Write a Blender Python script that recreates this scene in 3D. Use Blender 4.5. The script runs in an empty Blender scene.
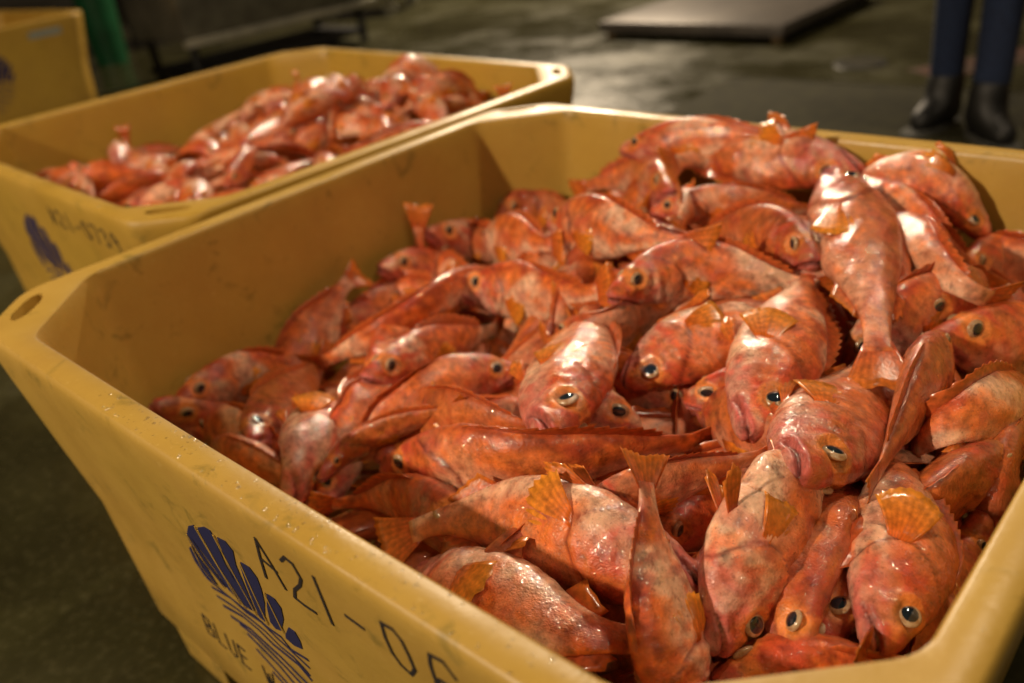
import bpy, bmesh, math
import numpy as np
from mathutils import Vector, Matrix
R_ = math.radians
S = bpy.context.scene
COL = S.collection
# ---------------------------------------------------------------- camera
cam_d = bpy.data.cameras.new('camera'); cam = bpy.data.objects.new('camera', cam_d); COL.objects.link(cam)
cam.location = (1.218, -.274, .436 + .63)
_cx, _sx, _cy, _sy, _cz, _sz = math.cos(1.065), math.sin(1.065), math.cos(.111), math.sin(.111), math.cos(.721), math.sin(.721)
cam.rotation_mode = 'XYZ'
cam.rotation_euler = (Matrix(((_cz,-_sz,0),(_sz,_cz,0),(0,0,1))) @ Matrix(((_cy,0,_sy),(0,1,0),(-_sy,0,_cy))) @ Matrix(((1,0,0),(0,_cx,-_sx),(0,_sx,_cx)))).to_euler('XYZ')
cam_d.sensor_width = 36; cam_d.lens = 36 * 861 / 1024; cam_d.clip_start = .02
cam_d.dof.use_dof = True; cam_d.dof.focus_distance = .80; cam_d.dof.aperture_fstop = 2.8
S.camera = cam
# ---------------------------------------------------------------- light
S.view_settings.view_transform = 'Standard'; S.view_settings.look = 'None'; S.view_settings.gamma = 1
S.view_settings.use_curve_mapping = False; S.view_settings.exposure = -0.08
W = bpy.data.worlds.new('world'); S.world = W; W.use_nodes = True
W.node_tree.nodes['Background'].inputs[0].default_value = (1, .72, .42, 1); W.node_tree.nodes['Background'].inputs[1].default_value = .03
def lamp(name, loc, target, power, size, col=(1, .80, .56), sy=None):
    d = bpy.data.lights.new(name, 'AREA'); d.energy = power; d.color = col; d.shape = 'RECTANGLE'; d.size = size; d.size_y = sy or size
    o = bpy.data.objects.new(name, d); COL.objects.link(o); o.location = loc
    o.rotation_euler = (Vector(target) - Vector(loc)).to_track_quat('-Z', 'Y').to_euler(); return o
lamp('hall_lamp_front', (-.9, -3.3, 3.1), (.5, .5, .5), 205, .13)
lamp('hall_lamp_back', (.9, 2.7, 4.3), (.6, .7, .5), 75, .16)
lamp('fill_light_right', (3.6, -.6, 4.2), (.6, .5, .5), 34, .25)  # weak unseen fill added from the right, no known fixture
lamp('floor_fill_far', (-5.0, 7.2, 4.2), (-1.6, 4.6, 0), 620, .5)  # unseen light added to brighten the far floor
# ---------------------------------------------------------------- materials
class NT:
    def __init__(s, name):
        s.m = bpy.data.materials.new(name); s.m.use_nodes = True; s.t = s.m.node_tree; s.b = s.t.nodes['Principled BSDF']; s.out = s.t.nodes['Material Output']
    def n(s, typ, **k):
        o = s.t.nodes.new(typ)
        for a, v in k.items():
            if a[0] == 'i': 
                key = int(a[1:]) if a[1:].isdigit() else a[2:].replace('_', ' ')
                o.inputs[key].default_value = v
            else: setattr(o, a, v)
        return o
    def l(s, a, b): s.t.links.new(a, b)
    def coord(s, kind='Object'): return s.n('ShaderNodeTexCoord').outputs[kind]
    def noise(s, scale, detail=3, vec=None, rough=.5, dist=0):
        o = s.n('ShaderNodeTexNoise'); o.inputs['Scale'].default_value = scale; o.inputs['Detail'].default_value = detail; o.inputs['Roughness'].default_value = rough; o.inputs['Distortion'].default_value = dist
        if vec is not None: s.l(vec, o.inputs['Vector'])
        return o.outputs['Fac']
    def ramp(s, fac, stops):
        o = s.n('ShaderNodeValToRGB'); e = o.color_ramp.elements
        while len(e) < len(stops): e.new(.5)
        for i, (p, c) in enumerate(stops): e[i].position = p; e[i].color = (c, c, c, 1) if isinstance(c, (int, float)) else (*c, 1)
        s.l(fac, o.inputs[0]); return o.outputs[0]
    def mix(s, fac, a, b, mode='MIX'):
        o = s.n('ShaderNodeMix', data_type='RGBA', blend_type=mode)
        for v, k in ((fac, 0), (a, 6), (b, 7)):
            if hasattr(v, 'default_value') or hasattr(v, 'links'): s.l(v, o.inputs[k])
            else: o.inputs[k].default_value = (*v, 1) if isinstance(v, tuple) else v
        return o.outputs[2]
    def bump(s, h, strength, dist, prev=None):
        o = s.n('ShaderNodeBump'); o.inputs['Strength'].default_value = strength; o.inputs['Distance'].default_value = dist
        s.l(h, o.inputs['Height'])
        if prev is not None: s.l(prev, o.inputs['Normal'])
        return o.outputs[0]
    def set(s, **k):
        for a, v in k.items():
            i = s.b.inputs[a.replace('_', ' ')]
            if hasattr(v, 'links'): s.l(v, i)
            else: i.default_value = (*v, 1) if isinstance(v, tuple) and len(v) == 3 and i.type == 'RGBA' else v
        return s.m
MAT = {}
def simple(name, col, rough=.5, metal=0., **k):
    t = NT(name); MAT[name] = t.set(Base_Color=col, Roughness=rough, Metallic=metal, **k); return MAT[name]
# skin: wet, scaly
t = NT('skin')
vc = t.n('ShaderNodeVertexColor', layer_name='Col').outputs[0]; uv = t.n('ShaderNodeUVMap', uv_map='uv').outputs[0]
oc = t.coord()
mo = t.ramp(t.noise(90, 5, oc, .65), [(.28, .40), (.52, 1.0), (.75, 1.3)])
c = t.mix(1.0, vc, mo, 'MULTIPLY')
red = t.ramp(t.noise(38, 4, oc, .6, .6), [(.46, 0.), (.66, 1.)])
c = t.mix(t.mix(1.0, red, (.30, .30, .30), 'MULTIPLY'), c, (.56, .07, .02))
dk = t.ramp(t.noise(210, 3, oc, .6), [(.60, 0.), (.70, .55)])
c = t.mix(dk, c, (.20, .035, .015))
vo = t.n('ShaderNodeTexVoronoi', feature='DISTANCE_TO_EDGE'); vo.inputs['Scale'].default_value = 95; t.l(uv, vo.inputs['Vector'])
sc = t.ramp(vo.outputs[0], [(0, 0.), (.35, 1.)])
b1 = t.bump(sc, .35, .0006)
b2 = t.bump(t.noise(70, 4, oc, .6), .55, .0030, b1)
b3 = t.bump(t.noise(420, 2, oc), .35, .0006, b2)
MAT['skin'] = t.set(Base_Color=c, Roughness=t.ramp(t.noise(60, 3, oc), [(.3, .34), (.7, .55)]), Normal=b3, Subsurface_Weight=.12, Subsurface_Radius=(.006, .002, .001), Subsurface_Scale=1.0,
    Coat_Weight=1.0, Coat_Roughness=.03, Specular_IOR_Level=.35)
b4 = t.bump(t.noise(230, 2, oc, .5), .75, .0012, b2); t.l(b4, t.b.inputs['Coat Normal'])
# fins: thin, wet, light passes through
t = NT('fin'); vc = t.n('ShaderNodeVertexColor', layer_name='Col').outputs[0]; oc = t.coord()
c = t.mix(1.0, vc, t.ramp(t.noise(150, 4, oc), [(.3, .6), (.7, 1.2)]), 'MULTIPLY')
bn = t.bump(t.noise(260, 2, oc), .4, .0006)
t.set(Base_Color=c, Roughness=.28, Coat_Weight=.6, Coat_Roughness=.12, Normal=bn)
tr = t.n('ShaderNodeBsdfTranslucent'); t.l(c, tr.inputs[0]); mx = t.n('ShaderNodeMixShader'); mx.inputs[0].default_value = .15
t.l(t.b.outputs[0], mx.inputs[1]); t.l(tr.outputs[0], mx.inputs[2]); t.l(mx.outputs[0], t.out.inputs[0]); MAT['fin'] = t.m
t = NT('eye'); MAT['eye'] = t.set(Base_Color=t.ramp(t.noise(260, 3, t.coord()), [(.35, (.34, .17, .075)), (.6, (.46, .32, .19))]), Roughness=.15, Coat_Weight=1.0, Coat_Roughness=.03)
simple('pupil', (.010, .017, .024), .05, Coat_Weight=1.0)
# tub plastic: yellow polyethylene with grime
def tub_plastic(name, col, dirt=1.):
    t = NT(name); oc = t.coord()
    g = t.ramp(t.noise(3.2, 5, oc, .65), [(.35, 0.), (.75, .55 * dirt)])
    c = t.mix(g, col, (.33, .17, .030))
    g2 = t.ramp(t.noise(17, 6, oc, .7, .5), [(.57, 0.), (.72, .6 * dirt)])
    c = t.mix(g2, c, (.13, .11, .02))
    g3 = t.ramp(t.noise(120, 3, oc, .6), [(.62, 0.), (.75, .35)])
    c = t.mix(g3, c, (.62, .43, .13))
    b = t.bump(t.noise(160, 3, oc), .25, .0012); b = t.bump(t.noise(14, 3, oc), .3, .004, b)
    MAT[name] = t.set(Base_Color=c, Roughness=t.ramp(t.noise(9, 4, oc), [(.3, .30), (.7, .52)]), Normal=b, Subsurface_Weight=.0)
tub_plastic('tub_plastic', (.52, .330, .062), 1.15); tub_plastic('tub_plastic_far', (.50, .310, .046), .9)
simple('ink', (.018, .013, .016), .6); simple('navy', (.014, .016, .085), .55)
t = NT('floor'); oc = t.coord()
n1 = t.noise(.9, 6, oc, .65); n2 = t.noise(6, 6, oc, .7, .4); n3 = t.noise(55, 3, oc)
c = t.ramp(n1, [(.30, (.013, .0115, .004)), (.55, (.040, .038, .0135)), (.75, (.085, .080, .030))])
c = t.mix(t.ramp(n2, [(.40, .0), (.70, .65)]), c, (.022, .020, .008)); c = t.mix(t.ramp(n3, [(.5, 0.), (.75, .3)]), c, (.12, .11, .055))
MAT['floor'] = t.set(Base_Color=c, Roughness=t.ramp(n1, [(.40, .12), (.55, .34), (.7, .6)]), Normal=t.bump(n2, .35, .012, t.bump(n3, .3, .003)), Specular_IOR_Level=.5)
def noisy(name, c1, c2, scale, rough, metal=0., bump=.3):
    t = NT(name); oc = t.coord(); n = t.noise(scale, 5, oc, .65)
    MAT[name] = t.set(Base_Color=t.ramp(n, [(.3, c1), (.7, c2)]), Roughness=rough, Metallic=metal, Normal=t.bump(n, bump, .004))
noisy('scale_steel', (.060, .052, .048), (.12, .105, .090), 5, .45, .3)
noisy('dark_rubber', (.016, .0145, .006), (.036, .033, .013), 12, .9)
MAT['dark_rubber'].node_tree.nodes['Principled BSDF'].inputs['Specular IOR Level'].default_value = .2
noisy('black', (.004, .004, .004), (.012, .011, .010), 6, .5)
noisy('steel', (.10, .095, .075), (.20, .19, .15), 8, .35, .6)
noisy('bright_steel', (.35, .34, .28), (.55, .52, .42), 8, .3, .5)
noisy('green_plastic', (.004, .050, .016), (.006, .085, .028), 7, .4)
noisy('jeans', (.003, .008, .030), (.008, .020, .060), 70, .9)
noisy('boot', (.002, .002, .0025), (.006, .006, .006), 25, .55)
noisy('sole', (.05, .05, .045), (.09, .09, .08), 30, .6)
noisy('jacket', (.02, .03, .05), (.03, .04, .07), 30, .8)
noisy('pillar', (.10, .062, .022), (.16, .105, .045), 6, .7)
noisy('red_paint', (.030, .022, .008), (.085, .020, .008), 9, .6)
noisy('label', (.20, .24, .22), (.34, .36, .32), 50, .5)
noisy('skin_person', (.5, .27, .18), (.6, .34, .22), 20, .5)
noisy('white_plastic', (.45, .45, .36), (.6, .58, .48), 10, .4)
t = NT('water'); tb = t.n('ShaderNodeBsdfTransparent'); gl = t.n('ShaderNodeBsdfGlossy'); gl.inputs['Roughness'].default_value = .14; mx = t.n('ShaderNodeMixShader'); mx.inputs[0].default_value = .16
t.l(tb.outputs[0], mx.inputs[1]); t.l(gl.outputs[0], mx.inputs[2]); t.l(mx.outputs[0], t.out.inputs[0]); MAT['water'] = t.m
# ---------------------------------------------------------------- helpers
def mesh(name, V, F, mat, parent=None, col=None, uv=None, loc=None, smooth=True, sharp=None):
    me = bpy.data.meshes.new(name); V = np.asarray(V, float)
    if loc is not None: V = V - np.asarray(loc)
    me.from_pydata(V.tolist(), [], [tuple(int(i) for i in f) for f in F])
    if smooth: me.polygons.foreach_set('use_smooth', [True] * len(me.polygons))
    if col is not None:
        a = me.color_attributes.new('Col', 'FLOAT_COLOR', 'POINT'); a.data.foreach_set('color', np.hstack([col, np.ones((len(V), 1))]).astype(np.float32).ravel())
    if uv is not None:
        li = np.empty(len(me.loops), int); me.loops.foreach_get('vertex_index', li)
        u = me.uv_layers.new(name='uv'); u.data.foreach_set('uv', np.asarray(uv, np.float32)[li].ravel())
    me.materials.append(MAT[mat])
    o = bpy.data.objects.new(name, me); COL.objects.link(o)
    if parent is not None: o.parent = parent
    if sharp: 
        me.set_sharp_from_angle(angle=sharp)
    return o
def thing(name, label, cat, loc=(0, 0, 0), rz=0, group=None):
    o = bpy.data.objects.new(name, None); COL.objects.link(o); o.location = loc; o.rotation_euler = (0, 0, rz); o.empty_display_size = .05
    o['label'] = label; o['category'] = cat
    if group: o['group'] = group
    return o
def tag(o, label=None, cat=None, group=None, kind=None):
    for k, v in (('label', label), ('category', cat), ('group', group), ('kind', kind)):
        if v: o[k] = v
    return o
def bm_obj(name, bm, mat, parent=None, bevel=0, smooth=True):
    if bevel: bmesh.ops.bevel(bm, geom=[e for e in bm.edges], offset=bevel, segments=2, affect='EDGES', profile=.5)
    me = bpy.data.meshes.new(name); bm.to_mesh(me); bm.free(); me.materials.append(MAT[mat])
    if smooth: me.polygons.foreach_set('use_smooth', [True] * len(me.polygons)); me.set_sharp_from_angle(angle=.6)
    o = bpy.data.objects.new(name, me); COL.objects.link(o)
    if parent is not None: o.parent = parent
    return o
def box(bm, a, b, top=None):
    """box between corners a and b; top = (sx, sy) shrink of the bottom face"""
    a = Vector(a); b = Vector(b); c = (a + b) / 2; d = b - a; v = []
    for z in (0, 1):
        k = (1, 1) if z or not top else top
        for x, y in ((-.5, -.5), (.5, -.5), (.5, .5), (-.5, .5)): v.append(bm.verts.new((c.x + x * d.x * k[0], c.y + y * d.y * k[1], (a.z, b.z)[z])))
    for f in ((0, 3, 2, 1), (4, 5, 6, 7), (0, 1, 5, 4), (1, 2, 6, 5), (2, 3, 7, 6), (3, 0, 4, 7)): bm.faces.new([v[i] for i in f])
def cyl(bm, p, q, r1, r2=None, n=20):
    p = Vector(p); q = Vector(q); r2 = r1 if r2 is None else r2
    g = bmesh.ops.create_cone(bm, cap_ends=True, segments=n, radius1=r1, radius2=r2, depth=(q - p).length)
    M_ = Matrix.Translation((p + q) / 2) @ (q - p).to_track_quat('Z', 'Y').to_matrix().to_4x4(); bmesh.ops.transform(bm, matrix=M_, verts=g['verts'])
# ---------------------------------------------------------------- setting
bm = bmesh.new(); bmesh.ops.create_grid(bm, x_segments=40, y_segments=40, size=15); bmesh.ops.translate(bm, verts=bm.verts, vec=(-2, 6, 0))
tag(bm_obj('floor', bm, 'floor'), kind='structure')
# ---------------------------------------------------------------- fish tubs
TL, TW = 1.13, 1.055
def oct_loop(z, off, cut, bulge, rad=.02, ns=10):
    """octagon ring around the tub opening; off = distance outside the inner rectangle, cut = corner cut from that rectangle's corner"""
    x0, y0, x1, y1 = -off, -off, TL + off, TW + off
    P = [(x0 + cut, y0), (x1 - cut, y0), (x1, y0 + cut), (x1, y1 - cut), (x1 - cut, y1), (x0 + cut, y1), (x0, y1 - cut), (x0, y0 + cut)]
    out = []
    for i in range(8):
        a, b, c = Vector(P[i - 1]), Vector(P[i]), Vector(P[(i + 1) % 8])
        p = b + (a - b).normalized() * rad; q = b + (c - b).normalized() * rad
        for k in range(5):
            t = k / 4; out.append((p * (1 - t) ** 2 + b * 2 * t * (1 - t) + q * t * t, None))
        r = c + (b - c).normalized() * rad; long = i % 2 == 0
        n = Vector(((c - b).y, -(c - b).x)).normalized()
        for k in range(1, ns):
            t = k / ns; out.append((q + (r - q) * t + n * (bulge * math.sin(math.pi * t) ** 1.0 if long else 0), None))
    return [(v.x, v.y, z) for v, _ in out]
OUTER = [(.612, .0350), (.598, .0338), (.56, .0285), (.45, .012), (.35, -.004), (.22, -.010), (.135, -.014), (.115, -.024)]
def wall_off(z):
    zs = [a for a, b in OUTER][::-1]; of = [b for a, b in OUTER][::-1]; return float(np.interp(z, zs, of))
def front_pt(x, z, lift=.0008):           # a point on the outside of a tub's front wall
    t = min(max((x - .10) / (TL - .2), 0), 1); return Vector((x, -wall_off(z) - .003 * math.sin(math.pi * t) - lift, z))
def make_tub(label, loc, rz, mat):
    root = thing('fish_tub', label, 'tub', loc, rz)
    loops = [oct_loop(.16, -.055, .09, 0), oct_loop(.175, -.040, .10, .003), oct_loop(.30, -.026, .112, .006), oct_loop(.45, -.013, .12, .006), oct_loop(.60, -.003, .127, .003),
             oct_loop(.622, -.001, .128, .003), oct_loop(.6285, .0008, .1277, .003), oct_loop(.6305, .004, .1265, .003),
             oct_loop(.6315, .018, .111, .003), oct_loop(.6305, .0305, .090, .003), oct_loop(.6280, .0338, .084, .003), oct_loop(.622, .0352, .081, .003)]
    loops += [oct_loop(z, o, .080, .003) for z, o in OUTER]
    V = [p for l in loops for p in l]; n = len(loops[0]); F = []
    for i in range(len(loops) - 1):
        for j in range(n):
            a = i * n + j; b = i * n + (j + 1) % n; F.append((a, b, b + n, a + n))
    F.append(tuple(range(n - 1, -1, -1))); F.append(tuple((len(loops) - 1) * n + j for j in range(n)))
    F = [tuple(reversed(f)) for f in F]
    body = mesh('body', V, F, mat, root)
    # hand slots through the rim at the four cut corners
    cb = bmesh.new()
    for sx, ox in ((1, 0), (-1, TL)):
        for sy, oy in ((1, 0), (-1, TW)):
            c = Vector((ox + sx * .034, oy + sy * .034, 0)); d = Vector((sx, -sy, 0)).normalized(); e = Vector((sx, sy, 0)).normalized(); ring = []
            for k in range(24):
                a = k / 24 * 2 * math.pi; u = math.cos(a); w = math.sin(a)
                ring.append(c + d * (.040 * (1 if u > 0 else -1) * abs(u) ** .75) + e * (.0125 * w - .004))
            lo = [cb.verts.new((p.x, p.y, .52)) for p in ring]; hi = [cb.verts.new((p.x, p.y, .70)) for p in ring]
            for k in range(24): cb.faces.new((lo[k], lo[(k + 1) % 24], hi[(k + 1) % 24], hi[k]))
            cb.faces.new(lo[::-1]); cb.faces.new(hi)
    bmesh.ops.recalc_face_normals(cb, faces=cb.faces)
    cme = bpy.data.meshes.new('slots'); cb.to_mesh(cme); cb.free(); co = bpy.data.objects.new('slots', cme); COL.objects.link(co); co.parent = root
    md = body.modifiers.new('slots', 'BOOLEAN'); md.operation = 'DIFFERENCE'; md.object = co; md.solver = 'EXACT'
    bpy.context.view_layer.update(); dg = bpy.context.evaluated_depsgraph_get(); nm = bpy.data.meshes.new_from_object(body.evaluated_get(dg))
    body.modifiers.clear(); body.data = nm; bpy.data.objects.remove(co); nm.polygons.foreach_set('use_smooth', [True] * len(nm.polygons)); nm.set_sharp_from_angle(angle=.75)
    for x in (.075, TL - .215):
        for y in (.030, TW / 2 - .07, TW - .17):
            bm = bmesh.new(); box(bm, (x, y, 0), (x + .14, y + .14, .125), (.92, .92)); bm_obj('foot', bm, mat, root, .012)
    return root
def conform(name, tub, polys, mat, label=None, lift=.0008):
    """ink shapes lying on the tub's front wall: polygons in (x, z)"""
    bm = bmesh.new()
    for P in polys:
        v = [bm.verts.new(front_pt(x, z, lift)) for x, z in P]
        try: f = bm.faces.new(v)
        except ValueError: continue
    bmesh.ops.triangulate(bm, faces=bm.faces)
    for f in bm.faces:
        if f.normal.y > 0: f.normal_flip()
    r = bmesh.ops.extrude_face_region(bm, geom=bm.faces[:]); bmesh.ops.translate(bm, verts=[g for g in r['geom'] if isinstance(g, bmesh.types.BMVert)], vec=(0, .0006, 0))
    bmesh.ops.recalc_face_normals(bm, faces=bm.faces)
    o = bm_obj(name, bm, mat, tub, smooth=False)
    if label: o['label'] = label
    return o
def strokes(lines, w):
    """each polyline becomes a chain of quads of width w in (x, z)"""
    out = []
    for L in lines:
        L = [Vector(p) for p in L]
        for a, b in zip(L, L[1:]):
            d = (b - a); 
            if d.length < 1e-6: continue
            n = Vector((-d.y, d.x)).normalized() * w / 2; e = d.normalized() * w * .3
            out.append([a + n - e, b + n + e, b - n + e, a - n - e])
    return out
LOGO_GAPS = [[(0.4515,0.4899),(0.4521,0.4455),(0.4662,0.4117)],[(0.4988,0.5277),(0.4952,0.4682),(0.4886,0.3993)],[(0.5434,0.5413),(0.5343,0.479),(0.525,0.4059)],[(0.5759,0.5227),(0.5619,0.4695),(0.5447,0.4037)],[(0.5949,0.4897),(0.5895,0.4569),(0.5816,0.4175)],[(0.4411,0.4678),(0.4269,0.4211),(0.4393,0.3959)],[(0.5027,0.5247),(0.4959,0.4626),(0.4998,0.3997)]]

LOGO_FILL = [[(0.4236,0.4512),(0.4114,0.4222),(0.412,0.3959),(0.443,0.4006),(0.4454,0.4307),(0.4378,0.4638)],[(0.4474,0.4875),(0.4443,0.4717),(0.4489,0.435),(0.4627,0.4159),(0.4735,0.4166),(0.4662,0.4502),(0.4595,0.4806),(0.4597,0.4985)],[(0.4764,0.5167),(0.497,0.5297),(0.4938,0.5216),(0.4963,0.4729),(0.4883,0.4092),(0.4772,0.4148),(0.473,0.4524),(0.4626,0.4844),(0.4577,0.4973)],[(0.5066,0.5314),(0.5278,0.5443),(0.5409,0.5463),(0.5408,0.5373),(0.5251,0.4887),(0.5161,0.4069),(0.4992,0.4037),(0.4919,0.4074),(0.4952,0.4682),(0.5,0.5213)],[(0.5508,0.5427),(0.5683,0.5471),(0.574,0.537),(0.5577,0.507),(0.5435,0.4613),(0.5284,0.4157),(0.5191,0.4077),(0.5183,0.4404),(0.5311,0.4905)],[(0.578,0.5233),(0.5939,0.5259),(0.5987,0.5145),(0.5917,0.4932),(0.5766,0.4618),(0.5394,0.4042),(0.5297,0.4058),(0.5411,0.4393),(0.5536,0.4758),(0.5703,0.5149)],[(0.6002,0.4913),(0.6137,0.4929),(0.6171,0.4821),(0.6051,0.4562),(0.5768,0.4168),(0.5615,0.4084),(0.5574,0.4173),(0.5775,0.4565)],[(0.6059,0.444),(0.6169,0.4448),(0.6162,0.43),(0.6085,0.4102),(0.5905,0.4017),(0.5765,0.4037),(0.5825,0.4148)]]

LOGO_WAVES = [[(0.416,0.3941),(0.451,0.3903),(0.4877,0.3911),(0.5154,0.3954),(0.5361,0.3907),(0.5617,0.3947),(0.5699,0.3789),(0.6043,0.3887)],[(0.4125,0.3757),(0.4622,0.3912),(0.4881,0.3847),(0.5225,0.3918),(0.5436,0.3809),(0.5637,0.3763),(0.5934,0.3664)],[(0.4089,0.3569),(0.4558,0.3686),(0.489,0.3717),(0.5175,0.3701),(0.539,0.3592),(0.5623,0.3593),(0.582,0.344)],[(0.4132,0.3426),(0.4639,0.3581),(0.4936,0.3567),(0.5174,0.3472),(0.5414,0.3475),(0.5647,0.3477),(0.582,0.3357)],[(0.423,0.3307),(0.4676,0.3386),(0.4963,0.3347),(0.524,0.3309),(0.5451,0.325),(0.5699,0.3181)],[(0.4417,0.3299),(0.4732,0.3295),(0.5002,0.3225),(0.5264,0.3155),(0.5546,0.3043)],[(0.4522,0.3195),(0.48,0.3125),(0.5069,0.3056),(0.5356,0.2884)],[(0.4594,0.2981),(0.4833,0.2883),(0.5161,0.2725)],[(0.4809,0.273),(0.5022,0.2641)]]

NUM_NEAR = [[(0.6519,0.5982),(0.6378,0.5651),(0.6246,0.531)],[(0.6519,0.5982),(0.6568,0.5693),(0.6582,0.5367)],[(0.6408,0.5654),(0.66,0.5611)],[(0.6833,0.5896),(0.6942,0.6002),(0.7046,0.5984),(0.7061,0.5815),(0.6965,0.5669),(0.6791,0.5497),(0.6692,0.5324),(0.6825,0.5307),(0.6993,0.5322)],[(0.733,0.6003),(0.7288,0.5697),(0.7228,0.5338)],[(0.7582,0.5701),(0.7795,0.5691)],[(0.8134,0.6003),(0.8263,0.6022),(0.8328,0.5942),(0.834,0.5766),(0.8333,0.5596),(0.8241,0.5457),(0.8147,0.5502),(0.8095,0.5617),(0.8096,0.5796),(0.8134,0.6003)],[(0.8867,0.5909),(0.878,0.6041),(0.8641,0.6015),(0.8598,0.5861),(0.8579,0.5685),(0.861,0.5517),(0.8688,0.5414),(0.8785,0.5501),(0.8805,0.5658),(0.873,0.5729),(0.8637,0.5719),(0.8567,0.5621)]]

# ---------------------------------------------------------------- fish shape (numpy only)
SS = np.array([0, .012, .03, .055, .08, .115, .15, .19, .22, .26, .30, .35, .40, .46, .52, .60, .68, .75, .80, .84, .87])
TT = np.array([.010, .030, .043, .056, .062, .082, .098, .113, .122, .132, .139, .142, .140, .133, .121, .098, .070, .048, .039, .037, .040])
BB = np.array([-.014, -.038, -.053, -.066, -.072, -.088, -.101, -.114, -.121, -.128, -.133, -.136, -.135, -.129, -.117, -.090, -.060, -.041, -.035, -.034, -.036])
WW = np.array([.012, .029, .040, .048, .049, .058, .065, .072, .076, .079, .080, .079, .076, .070, .062, .048, .033, .021, .015, .010, .005])
def sstep(a, b, x):
    t = np.clip((x - a) / (b - a), 0, 1); return t * t * (3 - 2 * t)
def cr(x, xs, ys):                       # smooth interpolation of a profile
    x = np.asarray(x, float); d = np.gradient(ys, xs)
    i = np.clip(np.searchsorted(xs, x) - 1, 0, len(xs) - 2)
    h = xs[i + 1] - xs[i]; t = np.clip((x - xs[i]) / h, 0, 1)
    return (2*t**3-3*t**2+1)*ys[i] + (t**3-2*t**2+t)*h*d[i] + (-2*t**3+3*t**2)*ys[i+1] + (t**3-t**2)*h*d[i+1]
def wob(p, seed, f):                     # cheap smooth noise, about -1..1
    r = np.random.RandomState(seed); v = 0
    for k in range(5):
        d = r.normal(size=3); d /= np.linalg.norm(d)
        v = v + np.sin(p @ d * f * (1 + .45 * k) + r.uniform(0, 6.3) + 1.3 * np.sin(p @ r.normal(size=3) * f * .5 + r.uniform(0, 6)))
    return v / 2.6
def halfs(s, g=1):
    return cr(s, SS, TT), cr(s, SS, BB), cr(s, SS, WW) * g
def section(s, th, g=1, belly=1):
    t, b, w = halfs(s, g); b = b * belly
    zc = (t + b) / 2 + .006; 
    sn, cs = np.sin(th), np.cos(th)
    z = np.where(sn > 0, zc + (t - zc) * sn, zc + (zc - b) * sn)
    y = w * np.sign(cs) * np.abs(cs) ** .88 * (1 - .22 * np.clip(sn, 0, 1) ** 2)
    return y, z
EYE = (.118, .040, .031)
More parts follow.
